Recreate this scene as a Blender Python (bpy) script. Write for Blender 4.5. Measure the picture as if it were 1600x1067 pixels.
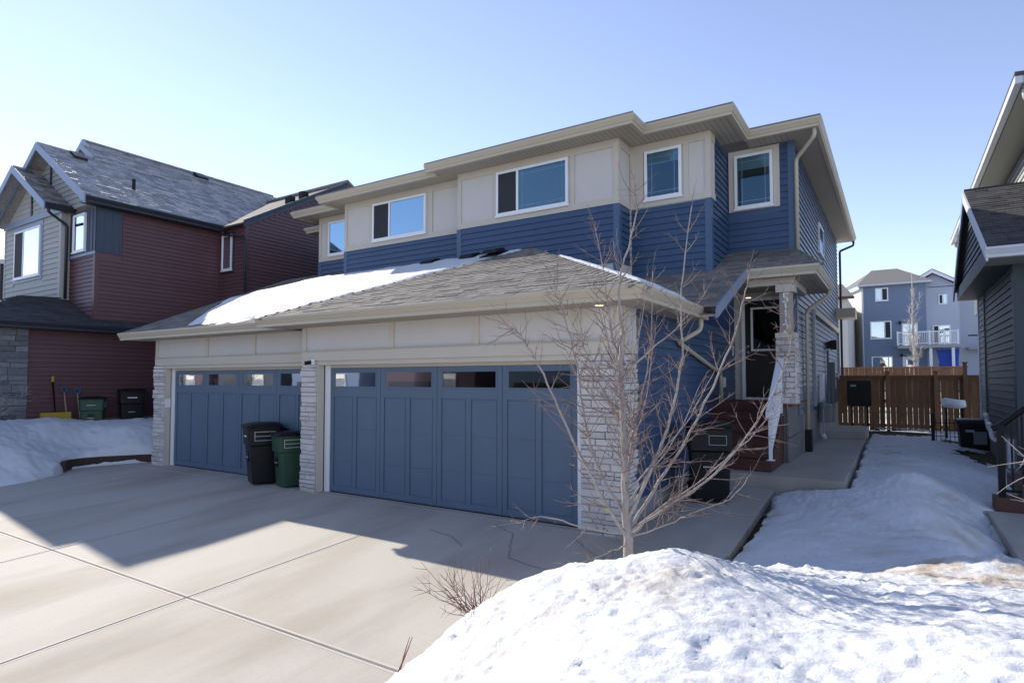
import bpy, math, random
import numpy as np
from mathutils import Vector, Matrix, noise
random.seed(7)
for o in list(bpy.data.objects): bpy.data.objects.remove(o)
SC = bpy.context.scene
C = SC.collection
# ------------------------------------------------------------------ camera, sky, sun, exposure
YAW, PITCH, FPX = math.radians(32.556), math.radians(2.306), 941.0
cam = bpy.data.cameras.new('camera'); co = bpy.data.objects.new('camera', cam); C.objects.link(co)
co.location = (0, 0, 1.99); co.rotation_euler = (math.pi/2+PITCH, 0, YAW)
cam.sensor_width = 36.0; cam.lens = 36.0*FPX/1600; cam.shift_y = (556.0-533.5)/1600; cam.clip_end = 3000; cam.clip_start = .05
SC.camera = co
SUN_EL, SUN_AZ = math.radians(33), math.radians(75)          # azimuth measured from +y towards -x
sdir = Vector((-math.sin(SUN_AZ)*math.cos(SUN_EL), math.cos(SUN_AZ)*math.cos(SUN_EL), math.sin(SUN_EL)))
W = bpy.data.worlds.new('World'); SC.world = W; W.use_nodes = True
wn = W.node_tree; wn.nodes.clear()
sky = wn.nodes.new('ShaderNodeTexSky'); sky.sky_type = 'NISHITA'; sky.sun_disc = False
sky.sun_elevation = SUN_EL; sky.sun_rotation = -SUN_AZ; sky.altitude = 1200; sky.air_density = .92; sky.dust_density = .05; sky.ozone_density = 1.6
bg = wn.nodes.new('ShaderNodeBackground'); bg.inputs['Strength'].default_value = .15
wo = wn.nodes.new('ShaderNodeOutputWorld')
tint = wn.nodes.new('ShaderNodeVectorMath'); tint.operation = 'MULTIPLY'; tint.inputs[1].default_value = (1.03, .92, .965)   # white balance of the photograph
wn.links.new(sky.outputs[0], tint.inputs[0]); hsv = wn.nodes.new('ShaderNodeHueSaturation'); hsv.inputs['Saturation'].default_value = .88; wn.links.new(tint.outputs[0], hsv.inputs['Color']); wn.links.new(hsv.outputs[0], bg.inputs[0]); wn.links.new(bg.outputs[0], wo.inputs[0])
sl = bpy.data.lights.new('sun', 'SUN'); sl.energy = 3.8; sl.angle = math.radians(.55); sl.color = (1, .93, .81)
so = bpy.data.objects.new('sun', sl); C.objects.link(so); so.location = sdir*60
so.rotation_euler = (-sdir).to_track_quat('-Z', 'Y').to_euler()
SC.view_settings.view_transform = 'Standard'; SC.view_settings.look = 'None'; SC.view_settings.exposure = .90; SC.view_settings.gamma = 1
SC.cycles.max_bounces = 6; SC.cycles.use_denoising = True
CAM = Vector((0, 0, 1.99))

# ------------------------------------------------------------------ materials
MATS = {}
def srgb(r, g, b):
    f = lambda c: ((c/255+.055)/1.055)**2.4 if c > 10 else c/255/12.92
    return (f(r), f(g), f(b))
def mat(name, col, rough=.6, var=.0, vscale=3.0, bump=0, bscale=40, rnd=0, metal=0, spec=.4, stretch=None, col2=None, streak=None, emit=None):
    """procedural principled material: noise colour variation, per-object randomness, fine bump"""
    if name in MATS: return MATS[name]
    m = bpy.data.materials.new(name); m.use_nodes = True; t = m.node_tree; N = t.nodes; L = t.links
    b = N['Principled BSDF']; b.inputs['Roughness'].default_value = rough; b.inputs['Metallic'].default_value = metal
    b.inputs['Specular IOR Level'].default_value = spec
    geo = N.new('ShaderNodeNewGeometry'); pos = geo.outputs['Position']
    if stretch:
        mp = N.new('ShaderNodeVectorMath'); mp.operation = 'MULTIPLY'; mp.inputs[1].default_value = stretch
        L.new(pos, mp.inputs[0]); pos = mp.outputs[0]
    c = None
    rgb = N.new('ShaderNodeRGB'); rgb.outputs[0].default_value = (*col, 1); c = rgb.outputs[0]
    if col2 or var:
        nz = N.new('ShaderNodeTexNoise'); nz.inputs['Scale'].default_value = vscale; nz.inputs['Detail'].default_value = 5; nz.inputs['Roughness'].default_value = .62
        L.new(pos, nz.inputs['Vector'])
        if col2:
            rp = N.new('ShaderNodeValToRGB'); rp.color_ramp.elements[0].position = .38; rp.color_ramp.elements[1].position = .64
            L.new(nz.outputs[0], rp.inputs[0])
            mx = N.new('ShaderNodeMix'); mx.data_type = 'RGBA'; L.new(rp.outputs[0], mx.inputs[0]); L.new(c, mx.inputs[6]); mx.inputs[7].default_value = (*col2, 1); c = mx.outputs[2]
        if var:
            mr = N.new('ShaderNodeMapRange'); mr.inputs[1].default_value = .25; mr.inputs[2].default_value = .75; mr.inputs[3].default_value = 1-var; mr.inputs[4].default_value = 1+var
            L.new(nz.outputs[0], mr.inputs[0])
            hs = N.new('ShaderNodeHueSaturation'); L.new(mr.outputs[0], hs.inputs['Value']); L.new(c, hs.inputs['Color']); c = hs.outputs[0]
    if rnd:
        oi = N.new('ShaderNodeObjectInfo'); at = N.new('ShaderNodeAttribute'); at.attribute_name = 'rnd'
        ad = N.new('ShaderNodeMath'); ad.operation = 'ADD'; L.new(oi.outputs['Random'], ad.inputs[0]); L.new(at.outputs['Fac'], ad.inputs[1])
        fr = N.new('ShaderNodeMath'); fr.operation = 'FRACT'; L.new(ad.outputs[0], fr.inputs[0])
        mr = N.new('ShaderNodeMapRange'); mr.inputs[3].default_value = 1-rnd; mr.inputs[4].default_value = 1+rnd; L.new(fr.outputs[0], mr.inputs[0])
        hs = N.new('ShaderNodeHueSaturation'); L.new(mr.outputs[0], hs.inputs['Value']); L.new(c, hs.inputs['Color']); c = hs.outputs[0]
    L.new(c, b.inputs['Base Color'])
    if bump:
        nb = N.new('ShaderNodeTexNoise'); nb.inputs['Scale'].default_value = bscale; nb.inputs['Detail'].default_value = 4; L.new(pos, nb.inputs['Vector'])
        bp = N.new('ShaderNodeBump'); bp.inputs['Strength'].default_value = bump; bp.inputs['Distance'].default_value = .01
        L.new(nb.outputs[0], bp.inputs['Height']); L.new(bp.outputs[0], b.inputs['Normal'])
    if emit:
        b.inputs['Emission Color'].default_value = (*emit[:3], 1); b.inputs['Emission Strength'].default_value = emit[3]
    MATS[name] = m; return m
def stripes(name, col, axis, period, depth=.4, rough=.6):
    """painted aluminium soffit with fine V grooves along one axis"""
    if name in MATS: return MATS[name]
    m = mat(name, col, rough); t = m.node_tree; N = t.nodes; L = t.links; b = N['Principled BSDF']
    geo = N.new('ShaderNodeNewGeometry'); sx = N.new('ShaderNodeSeparateXYZ'); L.new(geo.outputs['Position'], sx.inputs[0])
    dv = N.new('ShaderNodeMath'); dv.operation = 'DIVIDE'; dv.inputs[1].default_value = period; L.new(sx.outputs[axis], dv.inputs[0])
    fr = N.new('ShaderNodeMath'); fr.operation = 'FRACT'; L.new(dv.outputs[0], fr.inputs[0])
    lt = N.new('ShaderNodeMath'); lt.operation = 'LESS_THAN'; lt.inputs[1].default_value = .16; L.new(fr.outputs[0], lt.inputs[0])
    mx = N.new('ShaderNodeMix'); mx.data_type = 'RGBA'; L.new(lt.outputs[0], mx.inputs[0]); mx.inputs[6].default_value = (*col, 1); mx.inputs[7].default_value = (*[c*(1-depth) for c in col], 1)
    L.new(mx.outputs[2], b.inputs['Base Color'])
    return m
def glass(name, refl=.25, tint=(.9, .95, 1), gc=(.95, .98, 1)):
    m = bpy.data.materials.new(name); m.use_nodes = True; t = m.node_tree; N = t.nodes; L = t.links
    N.remove(N['Principled BSDF']); out = N['Material Output']
    g = N.new('ShaderNodeBsdfGlossy'); g.inputs['Roughness'].default_value = .02; g.inputs['Color'].default_value = (*gc, 1)
    tr = N.new('ShaderNodeBsdfTransparent'); tr.inputs[0].default_value = (*tint, 1)
    f = N.new('ShaderNodeFresnel'); f.inputs[0].default_value = 1.5
    ma = N.new('ShaderNodeMath'); ma.operation = 'MULTIPLY_ADD'; ma.inputs[1].default_value = 1.0; ma.inputs[2].default_value = refl; ma.use_clamp = True; L.new(f.outputs[0], ma.inputs[0])
    mx = N.new('ShaderNodeMixShader'); L.new(ma.outputs[0], mx.inputs[0]); L.new(tr.outputs[0], mx.inputs[1]); L.new(g.outputs[0], mx.inputs[2])
    nz = N.new('ShaderNodeTexNoise'); nz.inputs['Scale'].default_value = 1.3; bp = N.new('ShaderNodeBump'); bp.inputs['Strength'].default_value = .05; bp.inputs['Distance'].default_value = .02
    geo = N.new('ShaderNodeNewGeometry'); L.new(geo.outputs['Position'], nz.inputs['Vector']); L.new(nz.outputs[0], bp.inputs['Height']); L.new(bp.outputs[0], g.inputs['Normal'])
    L.new(mx.outputs[0], out.inputs[0]); return m

BLUE = mat('blue_vinyl', (.045, .082, .155), .36, .06, 2.5, .05, 60, rnd=.05)
BLUE_TRIM = mat('blue_trim', (.068, .115, .20), .4, .04, 3)
DOORBLUE = mat('door_blue_paint', (.098, .140, .200), .46, .08, 1.1, .12, 140)
BEIGE = mat('beige_panel', (.56, .53, .49), .65, .03, 2, .05, 120)
BEIGE_T = mat('beige_trim', (.54, .49, .41), .6, .03, 2)
GUTTER = mat('beige_gutter', (.48, .42, .315), .42, .03, 1.2)
SOF_X = stripes('soffit_front', (.42, .375, .30), 0, .10)
SOF_Y = stripes('soffit_side', (.42, .375, .30), 1, .10)
WHITE = mat('white_vinyl', (.78, .79, .80), .4, .02, 3)
WHITEP = mat('white_rail_paint', (.74, .76, .80), .45)
STONE = mat('ledge_stone', (.60, .57, .55), .85, .22, 14, .5, 45, rnd=.15, col2=(.47, .435, .40))
STONE_D = mat('ledge_stone_dark', (.15, .16, .17), .85, .25, 12, .5, 45, rnd=.3)
MORTAR = mat('mortar', (.30, .29, .28), .95)
SHING = mat('asphalt_shingle', (.20, .185, .168), .88, .25, 30, .6, 260, rnd=.25, spec=.25)
SHING_D = mat('asphalt_shingle_dark', (.055, .055, .060), .85, .3, 30, .6, 260, rnd=.30, spec=.3)
SHING_G = mat('shingle_sun_sparkle', (.25, .242, .235), .42, .5, 18, 1.0, 40, rnd=.5, spec=.7)  # sun sparkle put into the colour: strong light-dark spread from shingle to shingle
DECK_R = mat('roof_felt', (.05, .05, .05), .95)
BLACK = mat('black_plastic', (.007, .007, .008), .42, .2, 8, .1, 80, spec=.25)
BLACKM = mat('black_metal', (.007, .007, .008), .4, spec=.2)
GREEN = mat('green_plastic', (.022, .062, .034), .5, .15, 8, .1, 80)
RED = mat('red_vinyl', (.118, .057, .061), .45, .06, 2.5, .04, 60, rnd=.05)
RED_D = mat('plum_vinyl', (.100, .054, .062), .45, .06, 2.5, .04, 60, rnd=.05)
SLATE = mat('slate_blue_panel', (.045, .062, .095), .55, .05, 3)
FASCIA_B = mat('pale_blue_fascia', (.21, .26, .36), .45, .03, 2)
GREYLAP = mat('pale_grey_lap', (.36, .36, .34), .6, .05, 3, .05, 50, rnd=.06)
DARKTRIM = mat('dark_trim', (.022, .026, .035), .45)
RHOUSE = mat('charcoal_vinyl', (.075, .088, .098), .55, .05, 3, .04, 60, rnd=.05)
RTRIM = mat('charcoal_trim', (.040, .055, .066), .5)
RSOFF = stripes('grey_soffit', (.30, .30, .26), 1, .09)
RGUT = mat('white_gutter', (.55, .57, .60), .4)
BROWN = mat('brown_step_board', (.088, .036, .027), .6, .2, 5, .15, 50, rnd=.12)
WOODF = mat('cedar_fence', (.20, .098, .046), .75, .25, 6, .25, 40, rnd=.22, stretch=(3, 3, .5))
TIMBER = mat('weathered_timber', (.055, .035, .028), .85, .3, 8, .4, 40)
CONCB = mat('concrete_block', (.17, .165, .16), .9, .12, 6, .3, 60)
CONC_P = mat('foundation_parging', (.26, .26, .255), .9, .12, 4, .2, 60)
DOORW = mat('dark_entry_door', (.010, .008, .009), .4)
STEEL = mat('brushed_steel', (.5, .5, .5), .35, metal=.9)
GREYBOX = mat('grey_enamel', (.17, .18, .19), .5)
GREYPIPE = mat('grey_conduit', (.30, .31, .33), .5)
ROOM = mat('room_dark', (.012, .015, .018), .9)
BLIND = mat('blind_slat', (.34, .42, .45), .6)
SCREEN = mat('insect_screen', (.030, .034, .040), .8)
CURT = mat('curtain_cloth', (.35, .33, .28), .9, .15, 12)
PANE = glass('window_glass', .10, (.8, .9, .95), (.28, .42, .52))
PANE_G = glass('garage_glass', .05, (.5, .5, .52), (.62, .66, .70))
PANE_R = glass('lavender_glass', .16, (.8, .9, .95), (.80, .82, .95))
PANE_F = glass('far_glass', .35)
BARK = mat('pale_bark', (.29, .255, .235), .8, .25, 18, .4, 60)
TWIG = mat('reddish_twig', (.20, .14, .12), .75, .25, 20)
REDTWIG = mat('red_osier', (.17, .07, .055), .7, .2, 20)
ASPEN = mat('aspen_bark', (.45, .42, .38), .8, .25, 12)
LAMP = mat('lamp_lens', (.8, .7, .55), .5, emit=(1, .72, .42, 2.2))
BLUETARP = mat('blue_tarp', (.012, .06, .36), .45, .2, 4, .5, 6)
YELLOW = mat('yellow_plastic', (.42, .28, .03), .5)
LIME = mat('lime_plastic', (.35, .42, .03), .5)
TEAL = mat('blue_grip', (.03, .12, .22), .5)
ASHWOOD = mat('ash_handle', (.42, .31, .20), .6)
BG_BLUE = stripes('far_blue_siding', (.17, .22, .31), 2, .13, .25)
BG_PALE = stripes('far_pale_siding', (.44, .48, .57), 2, .13, .2)
BG_BEIGE = stripes('far_beige_siding', (.52, .50, .46), 2, .13, .2)
BG_DARK = stripes('far_dark_siding', (.05, .055, .065), 2, .13, .3)
BG_ROOF = mat('far_shingles', (.16, .155, .145), .9, .2, 9, .5, 60)

def snow_mat(name, dirt=.5):
    m = bpy.data.materials.new(name); m.use_nodes = True; t = m.node_tree; N = t.nodes; L = t.links; b = N['Principled BSDF']
    b.inputs['Roughness'].default_value = .55; b.inputs['Specular IOR Level'].default_value = .25
    b.inputs['Subsurface Weight'].default_value = 0
    geo = N.new('ShaderNodeNewGeometry'); P = geo.outputs['Position']
    n1 = N.new('ShaderNodeTexNoise'); n1.inputs['Scale'].default_value = .75; n1.inputs['Detail'].default_value = 7; n1.inputs['Roughness'].default_value = .68; L.new(P, n1.inputs['Vector'])
    r1 = N.new('ShaderNodeValToRGB'); r1.color_ramp.elements[0].position = .56; r1.color_ramp.elements[1].position = .76; L.new(n1.outputs[0], r1.inputs[0])
    sc = N.new('ShaderNodeMath'); sc.operation = 'MULTIPLY'; sc.inputs[1].default_value = dirt; L.new(r1.outputs[0], sc.inputs[0])
    mx = N.new('ShaderNodeMix'); mx.data_type = 'RGBA'; mx.inputs[6].default_value = (.66, .675, .70, 1); mx.inputs[7].default_value = (.40, .32, .24, 1); L.new(sc.outputs[0], mx.inputs[0])
    at = N.new('ShaderNodeAttribute'); at.attribute_name = 'dirt'; ad = N.new('ShaderNodeMath'); ad.operation = 'ADD'; ad.use_clamp = True; L.new(sc.outputs[0], ad.inputs[0]); L.new(at.outputs['Fac'], ad.inputs[1]); L.new(ad.outputs[0], mx.inputs[0])
    # fine grit specks
    n3 = N.new('ShaderNodeTexNoise'); n3.inputs['Scale'].default_value = 26; n3.inputs['Detail'].default_value = 3; L.new(P, n3.inputs['Vector'])
    r3 = N.new('ShaderNodeValToRGB'); r3.color_ramp.elements[0].position = .66; r3.color_ramp.elements[1].position = .74; L.new(n3.outputs[0], r3.inputs[0])
    s3 = N.new('ShaderNodeMath'); s3.operation = 'MULTIPLY'; s3.inputs[1].default_value = dirt*.7; L.new(r3.outputs[0], s3.inputs[0])
    m2 = N.new('ShaderNodeMix'); m2.data_type = 'RGBA'; L.new(mx.outputs[2], m2.inputs[6]); m2.inputs[7].default_value = (.30, .26, .22, 1); L.new(s3.outputs[0], m2.inputs[0])
    L.new(m2.outputs[2], b.inputs['Base Color'])
    n2 = N.new('ShaderNodeTexNoise'); n2.inputs['Scale'].default_value = 34; n2.inputs['Detail'].default_value = 6; n2.inputs['Roughness'].default_value = .7; L.new(P, n2.inputs['Vector'])
    bp = N.new('ShaderNodeBump'); bp.inputs['Strength'].default_value = .55; bp.inputs['Distance'].default_value = .03; L.new(n2.outputs[0], bp.inputs['Height']); L.new(bp.outputs[0], b.inputs['Normal'])
    return m
SNOW = snow_mat('old_snow', .6); SNOW_R = snow_mat('roof_snow', .03)

def concrete_mat(name, col, joints=True):
    m = bpy.data.materials.new(name); m.use_nodes = True; t = m.node_tree; N = t.nodes; L = t.links; b = N['Principled BSDF']
    b.inputs['Roughness'].default_value = .8; b.inputs['Specular IOR Level'].default_value = .3
    geo = N.new('ShaderNodeNewGeometry'); P = geo.outputs['Position']
    def nz(scale, st, det=5, rough=.6):
        v = N.new('ShaderNodeVectorMath'); v.operation = 'MULTIPLY'; v.inputs[1].default_value = st; L.new(P, v.inputs[0])
        n = N.new('ShaderNodeTexNoise'); n.inputs['Scale'].default_value = scale; n.inputs['Detail'].default_value = det; n.inputs['Roughness'].default_value = rough; L.new(v.outputs[0], n.inputs['Vector']); return n.outputs[0]
    def ramp(x, a, c):
        r = N.new('ShaderNodeValToRGB'); r.color_ramp.elements[0].position = a; r.color_ramp.elements[1].position = c; L.new(x, r.inputs[0]); return r.outputs[0]
    def mul(x, k):
        s = N.new('ShaderNodeMath'); s.operation = 'MULTIPLY'; L.new(x, s.inputs[0]); s.inputs[1].default_value = k; return s.outputs[0]
    def mix(f, c1, c2):
        x = N.new('ShaderNodeMix'); x.data_type = 'RGBA'; L.new(f, x.inputs[0])
        for i, c in ((6, c1), (7, c2)):
            if isinstance(c, tuple): x.inputs[i].default_value = (*c, 1)
            else: L.new(c, x.inputs[i])
        return x.outputs[2]
    stain = ramp(nz(.8, (1.0, .30, 1), 3, .5), .48, .72)
    c = mix(mul(stain, .58), col, (col[0]*.62, col[1]*.53, col[2]*.43))
    c = mix(mul(ramp(nz(1.1, (1, .24, 1), 4, .55), .55, .72), .42), c, (col[0]*.52, col[1]*.50, col[2]*.48))
    c = mix(mul(ramp(nz(5, (1, .5, 1), 6, .7), .5, .74), .16), c, (col[0]*1.22, col[1]*1.24, col[2]*1.25))
    c = mix(mul(ramp(nz(38, (1, 1, 1), 5, .85), .47, .72), .30), c, (col[0]*.6, col[1]*.6, col[2]*.6))
    L.new(c, b.inputs['Base Color'])
    bp = N.new('ShaderNodeBump'); bp.inputs['Strength'].default_value = .18; bp.inputs['Distance'].default_value = .006; L.new(nz(90, (1, .5, 1), 4, .7), bp.inputs['Height']); L.new(bp.outputs[0], b.inputs['Normal'])
    return m
CONC = concrete_mat('driveway_concrete', (.46, .425, .375)); CONC_T = mat('trowelled_edge', (.47, .435, .385), .78, .06, 6)
CONC_W = concrete_mat('walk_concrete', (.40, .38, .34))
def ground_mat():
    m = mat('dead_lawn_and_snow', (.72, .73, .75), .8, 0, .35, .4, 12, col2=(.30, .27, .22)); return m
GROUND = ground_mat()
GRASS = mat('dead_grass', (.085, .068, .040), .95, .4, 25, .9, 60)

# ------------------------------------------------------------------ mesh tools
class MB:
    def __init__(s): s.v = []; s.f = []; s.r = []
    def quad(s, a, b, c, d, r=0):
        n = len(s.v); s.v += [tuple(a), tuple(b), tuple(c), tuple(d)]; s.f.append((n, n+1, n+2, n+3)); s.r.append(r)
    def poly(s, pts, r=0):
        n = len(s.v); s.v += [tuple(p) for p in pts]; s.f.append(tuple(range(n, n+len(pts)))); s.r.append(r)
    def hexa(s, p, r=0):
        n = len(s.v); s.v += [tuple(q) for q in p]
        for f in ((0, 3, 2, 1), (4, 5, 6, 7), (0, 1, 5, 4), (1, 2, 6, 5), (2, 3, 7, 6), (3, 0, 4, 7)): s.f.append(tuple(n+i for i in f)); s.r.append(r)
    def box(s, x0, y0, z0, x1, y1, z1, r=0):
        s.hexa([(x0, y0, z0), (x1, y0, z0), (x1, y1, z0), (x0, y1, z0), (x0, y0, z1), (x1, y0, z1), (x1, y1, z1), (x0, y1, z1)], r); return s
    def prism(s, pts, ex):
        ex = Vector(ex); a = [Vector(p) for p in pts]; b = [p+ex for p in a]; k = len(a)
        s.poly(a[::-1]); s.poly(b)
        for i in range(k): s.quad(a[i], a[(i+1) % k], b[(i+1) % k], b[i])
        return s
    def tube(s, pts, rad, sides=6, cap=True):
        P = [Vector(p) for p in pts]; n0 = len(s.v); k = len(P)
        if not hasattr(rad, '__len__'): rad = [rad]*k
        up = Vector((.13, .31, .94))
        for i in range(k):
            d = (P[min(i+1, k-1)]-P[max(i-1, 0)]).normalized()
            a = d.cross(up)
            if a.length < .05: a = d.cross(Vector((1, 0, 0)))
            a.normalize(); b = d.cross(a)
            for j in range(sides):
                t = 2*math.pi*j/sides; s.v.append(tuple(P[i]+(a*math.cos(t)+b*math.sin(t))*rad[i]))
        for i in range(k-1):
            for j in range(sides):
                q = n0+i*sides; s.f.append((q+j, q+(j+1) % sides, q+sides+(j+1) % sides, q+sides+j)); s.r.append(0)
        if cap:
            s.f.append(tuple(n0+j for j in range(sides))); s.r.append(0)
            s.f.append(tuple(n0+(k-1)*sides+j for j in range(sides))); s.r.append(0)
        return s
    def loft(s, secs):
        n0 = len(s.v); k = len(secs[0])
        for sec in secs: s.v += [tuple(p) for p in sec]
        for i in range(len(secs)-1):
            for j in range(k): q = n0+i*k; s.f.append((q+j, q+(j+1) % k, q+k+(j+1) % k, q+k+j)); s.r.append(0)
        s.f.append(tuple(n0+k-1-j for j in range(k))); s.f.append(tuple(n0+(len(secs)-1)*k+j for j in range(k))); s.r += [0, 0]
        return s
WL = {}            # world (thing-frame) offset of each parent
def link(o, parent, loc):
    C.objects.link(o)
    loc = Vector(loc)
    if parent is not None:
        o.parent = parent; o.location = loc-WL[parent.name]
    else: o.location = loc
    WL[o.name] = loc
    return o
def mesh(name, mb, m, smooth=False, bev=0):
    me = bpy.data.meshes.new(name); me.from_pydata(mb.v, [], mb.f)
    if any(mb.r):
        a = me.attributes.new('rnd', 'FLOAT', 'FACE'); a.data.foreach_set('value', mb.r)
    if m: me.materials.append(m)
    if smooth: me.polygons.foreach_set('use_smooth', [True]*len(me.polygons))
    me.update(); return me
def make(name, mb, m, parent=None, smooth=False, kind=None, bev=0):
    xs = np.array(mb.v); c = (xs.min(0)+xs.max(0))/2
    if parent is None: c[2] = xs[:, 2].min()
    mb.v = [tuple(p) for p in xs-c]
    o = bpy.data.objects.new(name, mesh(name, mb, m, smooth))
    if kind: o['kind'] = kind
    link(o, parent, c)
    if bev:
        bm = o.modifiers.new('bevel', 'BEVEL'); bm.width = bev; bm.segments = 2; bm.limit_method = 'ANGLE'; bm.angle_limit = .6
    return o
def piece(name, me, parent, loc, rot=None):
    o = bpy.data.objects.new(name, me); link(o, parent, loc)
    if rot is not None: o.rotation_euler = rot
    return o
def thing(name, label, cat, loc, group=None, rotz=0):
    o = bpy.data.objects.new(name, None); C.objects.link(o); o.location = loc; o.rotation_euler = (0, 0, rotz); o.empty_display_size = .2
    o['label'] = label; o['category'] = cat
    if group: o['group'] = group
    WL[o.name] = Vector(loc) if not rotz else Vector((0, 0, 0))
    return o
def tag(o, label=None, cat=None, group=None, kind=None):
    for k, v in (('label', label), ('category', cat), ('group', group), ('kind', kind)):
        if v: o[k] = v
    return o
class Fr:
    """wall frame: F faces -y at y=pos, R faces +x at x=pos, L faces -x at x=pos, B faces +y"""
    def __init__(s, t, pos): s.t, s.p = t, pos
    def __call__(s, u, z, d=0):
        return {'F': (u, s.p-d, z), 'R': (s.p+d, u, z), 'L': (s.p-d, u, z), 'B': (u, s.p+d, z)}[s.t]
def F(y): return Fr('F', y)
def RR(x): return Fr('R', x)
def LL(x): return Fr('L', x)
def fbox(mb, fr, u0, u1, z0, z1, d0, d1):
    mb.hexa([fr(u0, z0, d0), fr(u1, z0, d0), fr(u1, z0, d1), fr(u0, z0, d1), fr(u0, z1, d0), fr(u1, z1, d0), fr(u1, z1, d1), fr(u0, z1, d1)]); return mb
def fb(name, fr, u0, u1, z0, z1, d0, d1, m, parent, bev=0):
    return make(name, fbox(MB(), fr, u0, u1, z0, z1, d0, d1), m, parent, bev=bev)
BM = {}
def siding(parent, fr, u0, u1, z0, z1, e, m, openings=(), clip=None, name='siding_board', dep=.024):
    z = z0
    while z < z1-.02:
        h = min(e, z1-z); zm = z+h/2; a, b = (u0, u1) if clip is None else clip(zm)
        segs = [(a, b)]
        for (p, q, r, t) in openings:
            if t > z+.01 and r < z+h-.01:
                ns = []
                for (s0, s1) in segs:
                    if q <= s0 or p >= s1: ns.append((s0, s1))
                    else:
                        if p-s0 > .02: ns.append((s0, p))
                        if s1-q > .02: ns.append((q, s1))
                segs = ns
        for (s0, s1) in segs:
            if s1-s0 < .02: continue
            ln = round(s1-s0, 3); key = (fr.t, ln, round(h, 3), m.name, dep)
            if key not in BM:
                g = Fr(fr.t, 0); mb = MB(); l = ln/2; k = h/2
                # lapped face: lip at the bottom, shallow mid crease, tucked top
                prof = [(-k, 0), (-k, dep), (-k+.014, dep), (-k+.022, dep*.82), (k-.006, .003), (k, 0)]
                A = [g(-l, zz, d) for zz, d in prof]; B = [g(l, zz, d) for zz, d in prof]; n = len(prof)
                for i in range(n-1): mb.quad(A[i], B[i], B[i+1], A[i+1])
                mb.poly(A); mb.poly(B[::-1])
                BM[key] = mesh(name, mb, m)
            piece(name, BM[key], parent, fr((s0+s1)/2, zm, 0))
        z += e
def window(parent, fr, u0, u1, z0, z1, split=None, blind='slats', screen=None, fm=None, pane=None, ft=.055, grille=False, d0=.004, proud=.06):
    fm = fm or WHITE; mb = MB()
    for a in ((u0, u1, z0, z0+ft), (u0, u1, z1-ft, z1), (u0, u0+ft, z0+ft, z1-ft), (u1-ft, u1, z0+ft, z1-ft)): fbox(mb, fr, *a, d0, proud)
    bays = [(u0+ft, u1-ft)]
    if split:
        sm = u0+(u1-u0)*split; fbox(mb, fr, sm-ft*.5, sm+ft*.5, z0+ft, z1-ft, d0, proud-.004)
        bays = [(u0+ft, sm-ft*.5), (sm+ft*.5, u1-ft)]
    fbox(mb, fr, u0-.02, u1+.02, z0-.035, z0, d0, proud+.015)       # sill nose
    w = make('window', mb, fm, parent)
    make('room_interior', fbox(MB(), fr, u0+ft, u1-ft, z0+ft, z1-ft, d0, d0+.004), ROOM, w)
    for i, (a, b) in enumerate(bays):
        fb('pane', fr, a, b, z0+ft, z1-ft, proud-.022, proud-.016, pane or PANE, w)
        if screen is not None and i == screen:
            fb('insect_screen', fr, a+.003, b-.003, z0+ft+.003, z1-ft-.003, proud-.014, proud-.011, SCREEN, w); continue
        if blind == 'slats':
            sb = MB(); z = z1-ft-.02
            while z > z0+ft+.03:
                sb.quad(fr(a+.01, z, d0+.012), fr(b-.01, z, d0+.012), fr(b-.01, z-.0505, d0+.019), fr(a+.01, z-.0505, d0+.019)); z -= .050
            make('blind', sb, BLIND, w)
        elif blind == 'half':
            zz = z0+(z1-z0)*.72; fb('blind', fr, a+.01, b-.01, zz, z1-ft-.01, d0+.01, d0+.014, BLIND, w)
        elif blind == 'curtain':
            sb = MB(); k = 18; 
            for j in range(k):
                x0 = a+(b-a)*j/k; x1 = a+(b-a)*(j+1)/k; e0, e1 = (d0+.008, d0+.022) if j % 2 else (d0+.022, d0+.008)
                sb.quad(fr(x0, z0+ft, e0), fr(x1, z0+ft, e1), fr(x1, z1-ft, e1), fr(x0, z1-ft, e0))
            make('curtain', sb, CURT, w)
        if grille:
            gb = MB(); gi = .09
            for q in (a+gi, b-gi): fbox(gb, fr, q-.006, q+.006, z0+ft, z1-ft, proud-.034, proud-.028)
            for q in (z0+ft+gi, z1-ft-gi): fbox(gb, fr, a, b, q-.006, q+.006, proud-.036, proud-.030)
            make('grille', gb, WHITE, w)
    return w
def sweep(path, prof, closed=False):
    """sweep (outward, z) profile along a horizontal polyline with mitred corners; outward is left of travel"""
    P = [Vector(p) for p in path]; mb = MB(); rows = []
    for i, p in enumerate(P):
        d0 = (P[i]-P[i-1]).normalized() if i else (P[1]-P[0]).normalized(); d1 = (P[i+1]-P[i]).normalized() if i < len(P)-1 else d0
        n0 = Vector((-d0.y, d0.x, 0)); n1 = Vector((-d1.y, d1.x, 0)); n = (n0+n1); n = n/(1+n0.dot(n1)) if n.length > .1 else n0
        rows.append([p+n*o+Vector((0, 0, z)) for o, z in prof])
    k = len(prof)
    for i in range(len(rows)-1):
        for j in range(k): mb.quad(rows[i][j], rows[i+1][j], rows[i+1][(j+1) % k], rows[i][(j+1) % k])
    mb.poly(rows[0]); mb.poly(rows[-1][::-1]); return mb
KPROF = [(-.13, -.02), (-.13, -.165), (-.058, -.165), (-.058, -.112), (-.045, -.108), (-.018, -.062), (0, -.035), (0, 0), (-.012, 0), (-.012, -.02)]
def gutter(parent, path, m, name='gutter'): return make(name, sweep(path, KPROF), m, parent)
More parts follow.
